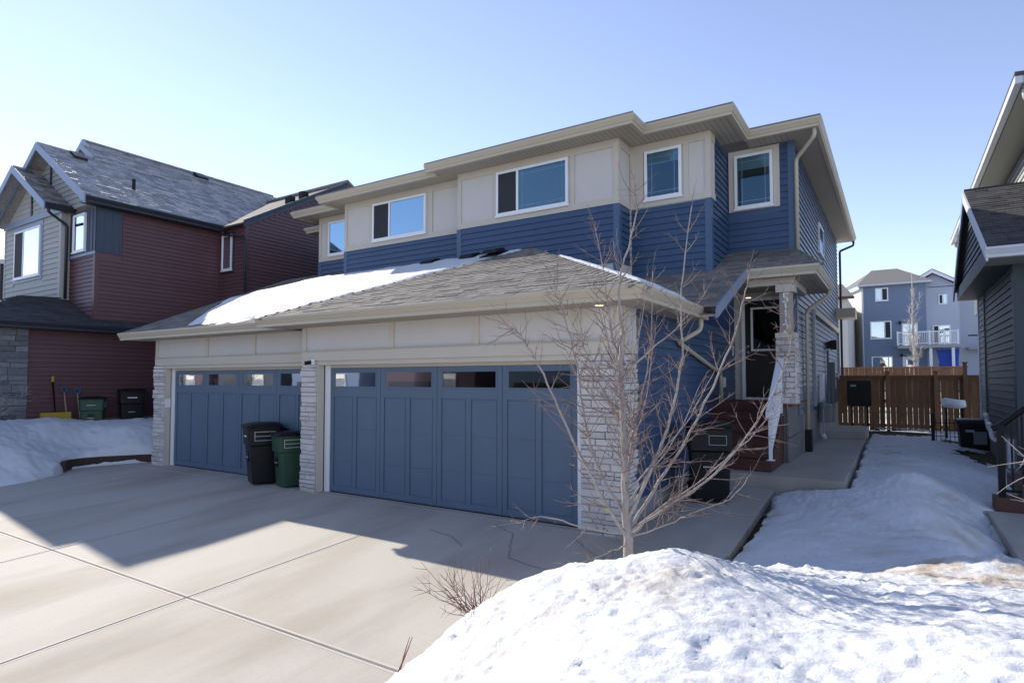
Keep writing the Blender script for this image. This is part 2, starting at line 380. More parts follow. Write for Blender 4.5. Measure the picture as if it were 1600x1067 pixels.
def downspout(parent, pts, m, w=.038, name='downspout'):
    # rounded-square pipe through elbows
    P = [Vector(p) for p in pts]; Q = [P[0]]
    for i in range(1, len(P)-1):
        a = (P[i-1]-P[i]); b = (P[i+1]-P[i]); r = min(.07, a.length*.4, b.length*.4); a.normalize(); b.normalize()
        for t in (0, .35, .65, 1): Q.append(P[i]+a*r*(1-t)**2+b*r*t*t)
    Q.append(P[-1]); return make(name, MB().tube(Q, w, 8), m, parent, smooth=True)
def clip_t(poly, t):
    xs = []
    for i in range(len(poly)):
        (s0, t0), (s1, t1) = poly[i], poly[(i+1) % len(poly)]
        if (t0 <= t) != (t1 <= t): xs.append(s0+(s1-s0)*(t-t0)/(t1-t0))
    return (min(xs), max(xs)) if len(xs) >= 2 else None
SM = {}
def shingle_mb(w, e, th):
    mb = MB(); h = w/2-.004
    mb.hexa([(-h, -e/2, 0), (h, -e/2, 0), (h, e/2+.03, 0), (-h, e/2+.03, 0), (-h, -e/2, th), (h, -e/2, th), (h, e/2+.03, .002), (-h, e/2+.03, .002)]); return mb
def roof_slope(parent, name, origin, a, b, tp, poly, m, singles=0, felt=DECK_R, thick=.08, exposure=.145, under=None, rs=1):
    """one roof plane. origin: eave point; a: unit dir along the eave; b: unit horizontal dir up-slope; poly in (s,t)"""
    rng = random.Random(rs); O = Vector(origin); A = Vector((*a, 0)); B = Vector((*b, 0)); U = (B+Vector((0, 0, tp))).normalized(); Nn = A.cross(U)
    if Nn.z < 0: Nn = -Nn
    cs = 1/math.sqrt(1+tp*tp); pt = lambda s, t: O+A*s+B*t+Vector((0, 0, tp*t))
    mb = MB(); top = [pt(s, t) for s, t in poly]; mb.prism([p-Nn*thick for p in top], Nn*thick)
    r = make(name, mb, felt, parent)
    th = exposure*cs; tmax = max(q[1] for q in poly); tmin = min(q[1] for q in poly); lst = []; t = tmin+th/2; row = 0
    while t < tmax:
        c = clip_t(poly, t)
        if c:
            s = c[0]-(rng.random()*.2)
            while s < c[1]:
                w = rng.choice((.16, .22, .28, .34, .40)); s0, s1 = max(s, c[0]), min(s+w, c[1])
                if s1-s0 > .03: lst.append((pt((s0+s1)/2, t)+Nn*.003, round(s1-s0, 2), rng.choice((.009, .009, .016)), rng.random()*.97+.01))
                s += w
        t += th; row += 1
    lst.sort(key=lambda q: (q[0]-CAM).length)
    R = Matrix((A, U, Nn)).transposed()
    if R.determinant() < 0: R = Matrix((-A, U, Nn)).transposed()
    eu = R.to_euler()
    for (p, w, h, k) in lst[:singles]:
        key = (w, h, exposure, m.name)
        if key not in SM: SM[key] = mesh('shingle', shingle_mb(w, exposure, h), m)
        piece('shingle', SM[key], r, p, eu)
    if lst[singles:]:
        big = MB()
        for (p, w, h, k) in lst[singles:]:
            q = shingle_mb(w, exposure, h); n = len(big.v); big.v += [tuple(p+R@Vector(v)) for v in q.v]; big.f += [tuple(n+i for i in f) for f in q.f]; big.r += [k]*len(q.f)
        make('shingles', big, m, r, kind='stuff')
    return r
def ridge_caps(parent, p0, p1, m, w=.15):
    P0, P1 = Vector(p0), Vector(p1); d = (P1-P0); n = int(d.length/.15); d.normalize(); s = d.cross(Vector((0, 0, 1))).normalized(); up = s.cross(d); mb = MB()
    for i in range(n):
        q = P0+d*(i*.15); e = q+d*.2; h0, h1 = .028, .014
        for sg in (-1, 1):
            k = random.random()
            mb.hexa([q+s*sg*w-up*.055, q, e, e+s*sg*w-up*.055, q+s*sg*w+up*(h0-.055), q+up*h0, e+up*h1, e+s*sg*w+up*(h1-.055)], k*.9+.02)
    return make('ridge_cap', mb, m, parent, kind='stuff')
def stones(parent, fr, u0, u1, z0, z1, m, rng, taper=None, hmin=.045, hmax=.115, lmin=.12, lmax=.40, d=(.010, .05)):
    z = z0
    while z < z1-.03:
        h = min(rng.uniform(hmin, hmax), z1-z)
        if z1-(z+h) < .035: h = z1-z
        a, b = (u0, u1) if taper is None else taper(z+h/2); u = a
        while u < b-.02:
            l = rng.uniform(lmin, lmax)
            if b-(u+l) < .09: l = b-u
            mb = MB(); dd = rng.uniform(*d); g = .002; j = lambda: rng.uniform(-.006, .006)
            p = [(u+g, z+g), (u+l-g, z+g), (u+l-g, z+h-g), (u+g, z+h-g)]; q = [(x+(.008 if i in (0, 3) else -.008)+j()*.6, y+(.006 if i < 2 else -.006)+j()*.5, dd+j()) for i, (x, y) in enumerate(p)]
            mb.hexa([fr(x, y, 0) for x, y in p]+[fr(x, y, k) for x, y, k in q]); make('stone', mb, m, parent); u += l
        z += h

# ------------------------------------------------------------------ terrain
def gz(x, y):
    """bare ground height"""
    if y < 7: z = -.05*(7.2-y)
    else: z = -.01+min(.45, (y-7)*.045)
    if y < -6: z = -.66
    if y > 24: z += min(1.4, (y-24)*.05)
    if x < -16.2: z += min(.55, (-16.2-x)*.30)*min(1, max(0, (y-2)/5))
    return z-.03
mb = MB(); xs = [-600, -300, -150, -80, -50, -35, -26, -22, -19, -17, -16.2, -15.6, -12, -9, -6, -3, -1.5, 0, 1.5, 3, 6, 10, 20, 40, 80, 200, 600]; ys = [-600, -200, -80, -40, -20, -12, -8, -6, -4, -2, 0, 2, 4, 5.5, 7, 8.5, 10, 12, 14, 17, 20, 24, 28, 34, 42, 52, 70, 120, 300, 900]
for y in ys:
    for x in xs: mb.v.append((x, y, gz(x, y)-.02))
nx = len(xs)
for j in range(len(ys)-1):
    for i in range(nx-1): q = j*nx+i; mb.f.append((q, q+1, q+nx+1, q+nx)); mb.r.append(0)
tag(make('ground', mb, GROUND, smooth=True), kind='structure')
# driveway: separate slabs with trowelled edges and open joints
drv = bpy.data.objects.new('driveway', None); C.objects.link(drv); drv['kind'] = 'structure'; WL[drv.name] = Vector((0, 0, 0))
dz = lambda x, y: -.05*(7.2-y) if y < 7.2 else 0.0
def slab(parent, x0, x1, y0, y1, zf, m=CONC, tm=CONC_T, th=.12, name='concrete_slab', edge=.032, flush=True):
    g = .006; x0 += g; x1 -= g; y0 += g; y1 -= g; mb = MB(); e = .007
    P = lambda x, y, dd=0: (x, y, zf(x, y)+dd)
    # top face inset, rounded arris, sides
    top = [P(x0+e, y0+e), P(x1-e, y0+e), P(x1-e, y1-e), P(x0+e, y1-e)]; mid = [P(x0, y0, -e), P(x1, y0, -e), P(x1, y1, -e), P(x0, y1, -e)]; low = [P(x0, y0, -th), P(x1, y0, -th), P(x1, y1, -th), P(x0, y1, -th)]
    mb.poly(top)
    for i in range(4): k = (i+1) % 4; mb.quad(mid[i], mid[k], top[k], top[i]); mb.quad(low[i], low[k], mid[k], mid[i])
    s = make(name, mb, m, parent)
    if edge:
        eb = MB(); w = edge; h = .0015
        for (a, b2, c, d) in ((x0+e, y0+e, x1-e, y0+w), (x0+e, y1-w, x1-e, y1-e), (x0+e, y0+w, x0+w, y1-w), (x1-w, y0+w, x1-e, y1-w)):
            eb.quad(P(a, b2, h), P(c, b2, h), P(c, d, h), P(a, d, h))
        make('trowelled_edge', eb, tm, s)
    return s
for (x0, x1, yt) in ((-15.35, -9.2, 7.9), (-9.2, -6.06, 7.62), (-6.06, -2.72, 7.62)):
    for (y0, y1) in ((-5, -.4), (-.4, 3.42), (3.42, 7.2)): slab(drv, x0, x1, y0, y1, dz)
    slab(drv, x0, x1, 7.2, yt, dz, edge=0)
slab(drv, -16.2, -15.35, 5.95, 8.7, dz, edge=0)
CRK = mat('crack_sealer', (.25, .232, .21), .85, .3, 20)
rc = random.Random(3)
for pts in ([(-4.75, 7.0), (-4.3, 6.75), (-4.05, 6.3), (-3.85, 5.95), (-3.4, 5.8), (-2.8, 5.72)], [(-3.5, 6.95), (-3.15, 6.6), (-2.78, 6.35)], [(-5.4, 6.4), (-4.9, 6.25), (-4.5, 5.95)]):
    P = []
    for (a, b) in zip(pts[:-1], pts[1:]):
        for k in range(6): t = k/6; P.append((a[0]+(b[0]-a[0])*t+rc.uniform(-.02, .02), a[1]+(b[1]-a[1])*t+rc.uniform(-.02, .02)))
    mb = MB()
    for (a, b) in zip(P[:-1], P[1:]):
        d = Vector((b[0]-a[0], b[1]-a[1], 0)).normalized(); n = Vector((-d.y, d.x, 0))*.008
        mb.quad(*[(x, y, dz(x, y)+.004) for x, y in ((a[0]+n.x, a[1]+n.y), (b[0]+n.x, b[1]+n.y), (b[0]-n.x, b[1]-n.y), (a[0]-n.x, a[1]-n.y))])
    make('crack', mb, CRK, drv)
# side walk: two low slabs along the garage then the raised slab by the steps
walk = bpy.data.objects.new('sidewalk', None); C.objects.link(walk); walk['kind'] = 'structure'; WL[walk.name] = Vector((0, 0, 0))
lz = lambda x, y: max(-.09, -.0825+(y-5.6)*.095) if y < 7 else .05+(y-7)*.10
slab(walk, -2.72, -1.62, 5.55, 7.0, lambda x, y: dz(x, y) if y < 5.6 else -.08+(y-5.6)*.093, CONC_W, CONC_W, edge=0)
slab(walk, -2.9, -1.6, 7.0, 8.5, lz, CONC_W, CONC_W, edge=0); slab(walk, -2.9, -1.6, 8.5, 9.92, lz, CONC_W, CONC_W, edge=0)
slab(walk, -2.9, -.66, 9.95, 13.2, lambda x, y: .53, CONC_W, CONC_W, .35, edge=0); slab(walk, -1.75, -.66, 13.2, 17.0, lambda x, y: .535+(y-13.2)*.003, CONC_W, CONC_W, .3, edge=0)
slab(walk, -1.75, -.68, 17.0, 19.4, lambda x, y: .72, CONC_W, CONC_W, .3, edge=0)
pad = make('concrete_pad', MB().box(1.02, 6.9, -.1, 3.4, 10.75, .17), CONC_W, bev=.01); tag(pad, kind='structure')

def tps(pts):
    X = np.array(pts, float); n = len(X)
    def U(r2): return np.where(r2 > 1e-9, .5*r2*np.log(np.maximum(r2, 1e-9)), 0)
    K = U(((X[:, None, :2]-X[None, :, :2])**2).sum(-1))+np.eye(n)*.02; Pm = np.c_[np.ones(n), X[:, :2]]
    A = np.block([[K, Pm], [Pm.T, np.zeros((3, 3))]]); w = np.linalg.solve(A, np.r_[X[:, 2], 0, 0, 0])
    return lambda q: U(((q[:, None, :]-X[None, :, :2])**2).sum(-1))@w[:n]+np.c_[np.ones(len(q)), q]@w[n:]
def heightfield(name, m, ctrl, xs, ys, inside, amp=1.0, drop=None, seed=0, pits=(), dirts=()):
    f = tps(ctrl); gx, gy = np.meshgrid(xs, ys); q = np.c_[gx.ravel(), gy.ravel()]; z = np.concatenate([f(c) for c in np.array_split(q, 40)])
    for (px, py, pr, pd) in pits:
        d2 = ((q[:, 0]-px)**2+(q[:, 1]-py)**2)/pr**2; z += -pd*np.exp(-d2)+pd*.45*np.exp(-(np.sqrt(d2)-1.35)**2*5)
    for i in range(len(q)):
        x, y = q[i]; dist = max(1.0, math.hypot(x, y)/4)
        v = Vector((x*1.6+seed, y*1.6, 0)); n1 = noise.fractal(v, .9, 2.1, 4); n2 = noise.fractal(Vector((x*7.5, y*7.5+seed, 3)), .8, 2.2, 4); n3 = noise.noise(Vector((x*24, y*24, seed)))
        n4 = 1-abs(noise.noise(Vector((x*11, y*11, 7+seed))))*2; n5 = noise.noise(Vector((x*2.3, y*2.3, 40))); n6 = noise.noise(Vector((x*47, y*47, seed+9))) if y < 6 else 0; z[i] += amp*(1 if y < 6 else .7)*(.036*n1+.022*n2*(.6+1.8*max(0, n5))+.013*n3*(.6+max(0, n5)*1.5)+.010*n4+.006*n6)
    if drop is not None: z = z-drop(q[:, 0], q[:, 1])
    dirt = np.zeros(len(q))
    for (cx, cy, rx, ry, k) in dirts:
        dirt += k*np.exp(-((q[:, 0]-cx)/rx)**2-((q[:, 1]-cy)/ry)**2)
    for i in np.where(dirt > .02)[0]: dirt[i] *= max(0, .55+1.1*noise.fractal(Vector((q[i, 0]*3.2, q[i, 1]*3.2, 21)), .7, 2.1, 5))
    keep = inside(q[:, 0], q[:, 1], z); nx, ny = len(xs), len(ys); mb = MB(); idx = -np.ones(len(q), int); K = keep.reshape(ny, nx)
    use = np.zeros((ny, nx), bool); cells = K[:-1, :-1] | K[1:, :-1] | K[:-1, 1:] | K[1:, 1:]
    use[:-1, :-1] |= cells; use[1:, :-1] |= cells; use[:-1, 1:] |= cells; use[1:, 1:] |= cells
    sel = np.where(use.ravel())[0]; idx[sel] = np.arange(len(sel)); mb.v = [(float(q[i, 0]), float(q[i, 1]), float(z[i])) for i in sel]
    J, I = np.where(cells); a = J*nx+I
    mb.f = [tuple(int(t) for t in r) for r in np.c_[idx[a], idx[a+1], idx[a+nx+1], idx[a+nx]]]; mb.r = [0]*len(mb.f)
    o = make(name, mb, m, smooth=True); o['kind'] = 'stuff'
    at = o.data.attributes.new('dirt', 'FLOAT', 'POINT'); at.data.foreach_set('value', dirt[sel].astype('f')); return o
S1 = [(-3.03, 3.27, -.1), (-2.64, 3.32, .27), (-2.56, 3.55, .39), (-2.5, 3.82, .40), (-2.23, 4.23, .46), (-1.97, 4.51, .45), (-1.74, 4.6, .48), (-1.52, 4.56, .70), (-2.0, 5.2, .22), (-1.4, 5.4, .33), (-1.27, 4.71, .65), (-1.07, 4.85, .58), (-.71, 5.56, .42), (-.35, 5.79, .38), (-.04, 5.75, .51), (.29, 5.72, .6), (.61, 5.8, .67), (.75, 5.6, .63),
      (-1.87, 2.68, .41), (-1.13, 2.25, .76), (-1.56, 3.11, .67), (-1.07, 2.82, .74), (-.67, 2.48, .78), (-.86, 3.19, .78), (-.5, 3.9, .63), (-.35, 2.68, .78), (-.03, 2.89, .8), (-.03, 3.96, .69), (.4, 4.11, .75), (.34, 3.0, .85),
      (-1.23, 7.14, .22), (-.72, 8.53, .36), (-.04, 8.84, .52), (-1.25, 9.7, .36), (-.48, 11.17, .44), (.2, 10.94, .58), (.42, 8.6, .42), (.85, 8.0, .03), (.78, 9.3, .14), (.82, 6.9, .08), (.15, 13.23, .52), (.87, 12.74, .41), (.95, 10.6, .17), (.75, 11.6, .38), (-.17, 16.58, .56), (.58, 17.06, .56), (1.3, 14.68, .42),
      (-3.1, 4.5, -.2), (-2.95, 5.3, -.16), (-2.3, 5.7, -.05), (-1.75, 6.3, .02), (-1.6, 7.2, .06), (-1.55, 8.6, .2), (-1.5, 9.8, .3), (-.62, 10.5, .40), (-.6, 13, .44), (-.6, 17, .5), (-2.9, 2.2, -.1), (-2.3, 1.2, .15), (-1, .9, .62), (.5, 1.2, .75), (2, 1.5, .8), (2.2, 3.5, .85), (2.3, 5.5, .7), (1.3, 6.6, .3), (2.3, 7, .1), (1.7, 16, .35), (1.7, 19, .4), (0, 20, .47), (1, 21.5, .48), (-1.2, 21.5, .5), (-.2, 7.2, .34), (.5, 7.0, .45), (1.05, 7.2, .2)]
xs1 = np.concatenate([np.arange(-3.4, 1.4, .021), np.arange(1.4, 3.2, .09)]); ys1 = np.concatenate([np.arange(.9, 1.9, .06), np.arange(1.9, 6.4, .021), np.arange(6.4, 12, .06), np.arange(12, 22.1, .12)])
rp = random.Random(3); pits = [(rp.uniform(-1.5, 1.6), rp.uniform(2.1, 4.6), rp.uniform(.035, .085), rp.uniform(.008, .022)) for _ in range(34)]
def in1(x, y, z):
    g = np.array([max(dz(0, b) if a < -2.72 else gz(a, b), -9) for a, b in zip(x, y)])
    ok = (z > g-.12) & ~((x < -2.2) & (y > 5.75))
    # thawed patches by the fence, the walk and the right-hand wall
    th = lambda cx, cy, rx, ry: ((x-cx)/rx)**2+((y-cy)/ry)**2 > 1+.5*np.sin(x*9+y*5)*np.cos(y*7)
    return ok & th(-.1, 20.6, 1.0, 1.1) & th(1.55, 15.6, .55, 1.2) & th(-1.6, 7.3, .16, 1.5) & th(1.25, 18.6, .35, .8)
def drop1(x, y):
    w = .05*np.sin(y*5.1)+.03*np.sin(y*13)
    d = np.where((y > 6.1) & (y < 9.9), np.maximum(0, -1.50+w-x)*5, 0)+np.where((y <= 6.1) & (y > 5.3), np.maximum(0, (-1.5+w-x)*(y-5.3)*1.3), 0)
    d += np.where(y >= 9.9, np.maximum(0, -.60+w*.4-x)*6, 0)+np.where((y > 6.9) & (y < 10.75), np.maximum(0, x-.98-w*.5)*5, 0)
    return d
heightfield('snow_bank', SNOW, S1, xs1, ys1, in1, 1.0, drop=drop1, pits=pits, dirts=((.25, 5.5, .75, .45, .75), (.75, 5.2, .5, .8, .6), (.62, 9.2, .28, 1.7, .6), (-.1, 7.4, .9, .35, .35), (-1.9, 2.75, .3, .3, .35), (-2.3, 3.5, .25, .4, .5), (-.1, 14.5, .5, .5, .9), (.2, 12.6, .6, 1.0, .25), (-1.45, 8, .12, 1.5, .8), (0, 19, 1.2, 1.5, .4)))
S2 = [(-15.4, 7.6, .12), (-16.3, 7.6, .75), (-17.2, 8, .95), (-18.3, 8.4, .8), (-16.6, 6.7, .45), (-17.2, 6.4, .95), (-18.3, 6, .95), (-15.5, 5.6, .12), (-15.1, 4.9, -.1), (-15.3, 3.6, -.1), (-16.1, 5.2, .55), (-16.4, 4.2, .95), (-17.3, 4, 1.05), (-18.4, 4, 1.0), (-15.9, 2.4, .5), (-17, 2, .9), (-15.3, 2.2, -.15), (-16, .5, .4), (-15.25, .5, -.3), (-17.5, 0, .6), (-15.7, 8.6, .6), (-16.5, 9.6, .85), (-17.8, 10, .8), (-16, 6.05, .25), (-15.75, 6.5, .08), (-19, 0, .6), (-19, 9, .8)]
heightfield('snow_pile', SNOW, S2, np.arange(-19.2, -14.9, .055), np.arange(0, 10.4, .055), lambda x, y, z: (z > np.array([gz(a, b) if a < -15.35 else dz(a, b) for a, b in zip(x, y)])-.25) & (x < -14.95) & ~((x < -18.38) & (y > 1.5)), 1.7, seed=11, drop=lambda x, y: np.maximum(0, x-np.interp(y, [0, 5.2, 5.7, 6.0, 6.1, 6.3, 6.6, 7.0, 7.55, 8.2, 10.5], [-14.9, -15.1, -15.4, -15.72, -15.92, -16.11, -16.16, -16.06, -15.76, -15.21, -15.1]))*4)
# grass under thawed patches
mb = MB()
for (cx, cy, rx, ry) in ((-.1, 20.3, 1.2, 1.6), (1.5, 15.6, .8, 1.5), (-1.45, 7.6, .3, 2.0), (1.3, 18.6, .6, 1.1)):
    P = []
    for i in range(14):
        t = i*math.tau/14; x, y = cx+rx*math.cos(t), cy+ry*math.sin(t); P.append((x, y, gz(x, y)+.012))
    mb.poly(P)
tag(make('dead_grass_patch', mb, GRASS), kind='stuff')
mb = MB(); rg = random.Random(5)
for (cx, cy, rx, ry, n) in ((-.2, 20.4, .8, 1.3, 500), (1.5, 15.6, .5, 1.2, 350), (-1.5, 7.4, .10, 1.5, 500), (-1.6, 6.4, .12, .5, 200)):
    for _ in range(n):
        a, r = rg.uniform(0, math.tau), math.sqrt(rg.random()); x, y = cx+rx*r*math.cos(a), cy+ry*r*math.sin(a); z = gz(x, y); h = rg.uniform(.03, .09); b = rg.uniform(0, math.tau); w = .005
        mb.poly([(x-w*math.cos(b), y-w*math.sin(b), z), (x+w*math.cos(b), y+w*math.sin(b), z), (x+rg.uniform(-.06, .06), y+rg.uniform(-.06, .06), z+h)])
tag(make('dead_grass', mb, GRASS), kind='stuff')

# ------------------------------------------------------------------ duplex
DX = thing('duplex_house', 'blue and beige two storey duplex with double garages and stone pillars', 'house', (-8, 12, 0))
Ym, Yl, Yb, Yr, Ylb = 10.85, 11.1, 11.45, 12.8, 11.7
ZS = 6.70
def wall(fr, u0, u1, z0, z1, m, d=-.12, parent=DX, name='wall'): return fb(name, fr, u0, u1, z0, z1, d, 0, m, parent)
# upper walls
wall(F(Ym), -8.39, -4.48, 3.2, ZS, BEIGE); wall(RR(-4.48), Ym+.001, Yb, 3.4, ZS, BEIGE)
wall(F(Yb), -4.60, -2.88, 3.4, ZS, BEIGE); wall(RR(-2.88), Yb+.001, Yr, 3.6, ZS, BLUE)
wall(F(Yr), -2.99, -1.62, 3.86, ZS, BLUE)
wall(RR(-1.62), Yr+.001, 22.9, .3, ZS, BLUE); wall(F(Yl), -12.4, -8.51, 3.4, ZS, BEIGE); wall(LL(-12.4), Yl+.001, Ylb, 3.4, ZS, BEIGE)
wall(F(Ylb), -14.15, -12.28, 3.6, ZS, BEIGE); wall(LL(-14.15), Ylb+.001, 13.1, 3.6, ZS, BLUE); wall(F(13.1), -15.35, -14.03, 2, ZS, BLUE); wall(LL(-15.35), 13.101, 22.9, .3, ZS, BLUE)
wall(Fr('B', 22.9), -15.2, -1.75, .3, ZS, BLUE)
E = .128; zt = 5.42
# siding courses below the beige panels and on the recess, returns and side
siding(DX, F(Ym), -8.29, -4.58, 4.27, zt, E, BLUE); siding(DX, RR(-4.48), Ym+.03, Yb-.03, 4.27, zt, E, BLUE)
siding(DX, F(Yb), -4.44, -2.98, 3.9, zt-.01, E, BLUE); siding(DX, RR(-2.88), Yb+.09, Yr-.02, 3.9, zt-.01, E, BLUE); siding(DX, RR(-2.88), Yb+.30, Yr-.02, zt-.01, ZS-.03, E, BLUE)
RW = (-2.86, -1.87, 5.43, 6.68)
siding(DX, F(Yr), -2.85, -1.72, 4.3, ZS-.05, E, BLUE, openings=[RW])
siding(DX, RR(-1.62), Yr+.1, 22.86, 1.32, ZS-.02, E, BLUE, openings=[(16.9, 18.15, 5.2, 6.05), (15.28, 22.3, 1.3, 3.62)])
siding(DX, RR(-1.62), 15.42, 22.2, 1.32, 3.5, E, BLUE)
siding(DX, F(Yl), -12.3, -8.4, 4.55, zt, E, BLUE); siding(DX, F(Ylb), -14.05, -12.42, 4.8, zt, E, BLUE)
def cpost(x, y, z0, z1, m, w=.1, sx=1, sy=-1, parent=DX, t=.022):
    """corner post wrapping an outside corner at (x,y); sx/sy say which way the two faces look"""
    mb = MB(); mb.box(min(x-sx*w, x+sx*t), min(y, y+sy*t), z0, max(x-sx*w, x+sx*t), max(y, y+sy*t), z1)
    mb.box(min(x, x+sx*t), min(y+.0005, y-sy*w), z0, max(x, x+sx*t), max(y+.0005, y-sy*w), z1); return make('corner_post', mb, m, parent)
cpost(-4.48, Ym, 4.0, zt, BLUE_TRIM); cpost(-2.88, Yb, 3.9, zt-.01, BLUE_TRIM); cpost(-1.62, Yr, 1.3, ZS-.01, BLUE_TRIM)
cpost(-8.39, Ym, 4.5, zt, BLUE_TRIM, sx=-1); cpost(-12.4, Yl, 4.6, zt, BLUE_TRIM, sx=-1); cpost(-14.15, Ylb, 4.7, zt, BLUE_TRIM, sx=-1)
def trim(fr, u0, u1, z0, z1, d=.024, m=BEIGE_T, name='trim_board', parent=DX, d0=.001): return fb(name, fr, u0, u1, z0, z1, d0, d, m, parent)
# beige trim bands, battens and panels of the upper storey
for fr, a, b in ((F(Ym), -8.39, -4.457), (F(Yb), -4.455, -2.857), (F(Yl), -12.4, -8.42), (F(Ylb), -14.15, -12.42)):
    trim(fr, a, b, zt, zt+.13); trim(fr, a, b, ZS-.16, ZS-.004)
trim(RR(-4.48), Ym, Yb-.025, zt, zt+.13, .023); trim(RR(-4.48), Ym, Yb-.025, ZS-.16, ZS-.004, .023); trim(RR(-2.88), Yb, Yb+.30, zt, zt+.13, .023); trim(RR(-2.88), Yb, Yb+.30, ZS-.16, ZS-.004, .023)
fb('wall_panel', RR(-2.88), Yb+.1, Yb+.3, zt+.13, ZS-.16, .001, .010, BEIGE, DX)
for fr, us in ((F(Ym), (-8.39, -7.42, -5.52, -4.57)), (F(Yb), (-4.455, -4.28, -3.38, -2.97)), (F(Yl), (-12.4, -11.47, -9.45, -8.55)), (F(Ylb), (-14.15, -13.85, -12.9))):
    for u in us: trim(fr, u, u+.1, zt+.13, ZS-.16, .0235)
trim(RR(-4.48), Ym+.0, Ym+.09, zt+.13, ZS-.16, .0225); trim(RR(-2.88), Yb, Yb+.09, zt+.13, ZS-.16, .0225)
window(DX, F(Ym), -7.31, -5.55, 5.56, 6.53, split=.31, screen=0, grille=True); window(DX, F(Yb), -4.15, -3.41, 5.55, 6.53, grille=True, blind='half')
window(DX, F(Yl), -11.34, -9.54, 5.56, 6.53, split=.33, screen=0, blind='half'); window(DX, F(Ylb), -13.72, -12.95, 5.56, 6.53, blind='slats', grille=True)
for a in ((RW[0]+.02, RW[1], RW[2], 5.47), (RW[0]+.02, RW[1], 6.58, RW[3]), (RW[0]+.02, -2.72, 5.47, 6.58), (-1.985, RW[1], 5.47, 6.58)): trim(F(Yr), *a, .03)
window(DX, F(Yr), -2.72, -1.99, 5.475, 6.575, grille=True, blind='half', proud=.07)
window(DX, RR(-1.62), 16.98, 18.08, 5.25, 6.0, fm=WHITE, proud=.05)
# eaves: soffit, gutters, roof planes
EV = [(-1.06, 23.5, 6.85), (-1.06, 12.2, 6.85), (-2.3, 12.2, 6.85), (-2.3, 10.85, 6.85), (-3.92, 10.85, 6.85), (-3.92, 10.25, 6.85), (-8.92, 10.25, 6.85)]
gutter(DX, EV, GUTTER)
gutter(DX, [(-8.80, 10.5, 6.83), (-12.9, 10.5, 6.83), (-12.9, 11.1, 6.83), (-14.72, 11.1, 6.83), (-14.72, 12.5, 6.83), (-15.9, 12.5, 6.83), (-15.9, 23.5, 6.83)], GUTTER)
mb = MB()
for (x0, y0, x1, y1) in ((-8.8, 10.37, -4.04, 12.3), (-4.04, 10.97, -2.42, 12.3), (-2.42, 12.32, -1.66, 13.5), (-12.8, 10.62, -8.8, 12.3), (-14.6, 11.22, -12.8, 12.6), (-15.8, 12.62, -14.0, 13.6)): mb.box(x0, y0, ZS, x1, y1, ZS+.02)
make('soffit', mb, SOF_X, DX)
make('soffit', MB().box(-1.66, 12.32, ZS+.001, -1.18, 23.4, ZS+.021), SOF_Y, DX)
def roofpoly(pts, m=SHING): return make('roof', MB().prism(pts, (0, 0, .03)), m, DX)
rz = lambda d: 6.86+.333*d
roofpoly([(-8.92, 10.27, 6.86), (-3.94, 10.27, 6.86), (-10.1, 16.5, rz(6.23)), (-10.2, 16.5, rz(6.23))])
roofpoly([(-3.94, 10.87, 6.86), (-2.32, 10.87, 6.86), (-7.9, 16.5, rz(5.63)), (-9.6, 16.5, rz(5.63))]); roofpoly([(-2.32, 12.22, 6.86), (-1.08, 12.22, 6.86), (-5.4, 16.5, rz(4.3)), (-6, 16.5, rz(4.3))])
roofpoly([(-1.08, 12.22, 6.861), (-1.08, 23.4, 6.861), (-6.6, 17.9, rz(5.6)), (-6.6, 17.8, rz(5.6))])
roofpoly([(-12.9, 10.52, 6.84), (-8.92, 10.52, 6.84), (-8.92, 16.5, rz(6)), (-11, 16.5, rz(6))]); roofpoly([(-14.7, 11.12, 6.84), (-12.9, 11.12, 6.84), (-8.9, 16.5, rz(5.4)), (-10.2, 16.5, rz(5.4))])
# ---- garage
Fg, Fl = 7.22, 7.55
GX = -2.93                                                        # right side wall of the garage
wall(RR(GX), 7.40, 13.5, 0, 3.02, BLUE); siding(DX, RR(GX), 7.68, 13.46, .42, 3.0, E, BLUE)
fb('foundation', RR(GX), 7.66, 11.6, -.1, .42, -.05, .012, CONC_P, DX)
wall(F(Fg), -9.14, GX, 2.33, 3.0, BEIGE, -.2); wall(F(Fl), -14.9, -9.141, 2.33, 3.0, BEIGE, -.2)
trim(F(Fg), -9.14, GX, 2.335, 2.50, .03); trim(F(Fl), -14.9, -9.15, 2.335, 2.50, .03)
for u in (-9.14, -6.98, -5.28, -3.62, -3.03): trim(F(Fg), u, u+.1, 2.50, 2.99, .024)
for u in (-14.9, -12.82, -11.12, -9.45): trim(F(Fl), u, u+.1, 2.50, 2.99, .024)
trim(RR(GX), Fg, Fg+.10, 2.335, 2.99, .024); trim(RR(GX), Fg+.1, Fg+.44, 2.335, 2.5, .022); fb('wall_panel', RR(GX), Fg+.1, Fg+.44, 2.5, 2.99, .001, .012, BEIGE, DX); 
fb('flashing', F(Fg), -9.14, GX+.03, 2.50, 2.512, .03, .05, GUTTER, DX); fb('flashing', F(Fl), -14.9, -9.16, 2.50, 2.512, .03, .05, GUTTER, DX)
rs = random.Random(21)
def pillar(x0, x1, y, dep, side=0, back=.4):
    p = make('stone_pillar', MB().box(x0+.03, y+.03, -.06, x1-(.03 if side else .004), y+dep, 2.33), MORTAR, DX)
    stones(p, F(y+.03), x0, x1, -.02, 2.325, STONE, rs)
    if side: stones(p, RR(x1-.03), y+.02, y+back, -.02, 2.325, STONE, rs)
    return p
pillar(-3.53, GX+.02, Fg-.03, .44, 1, .46); pillar(-9.16, -8.76, Fg-.03, .4); pillar(-14.95, -14.47, Fl-.03, .4)
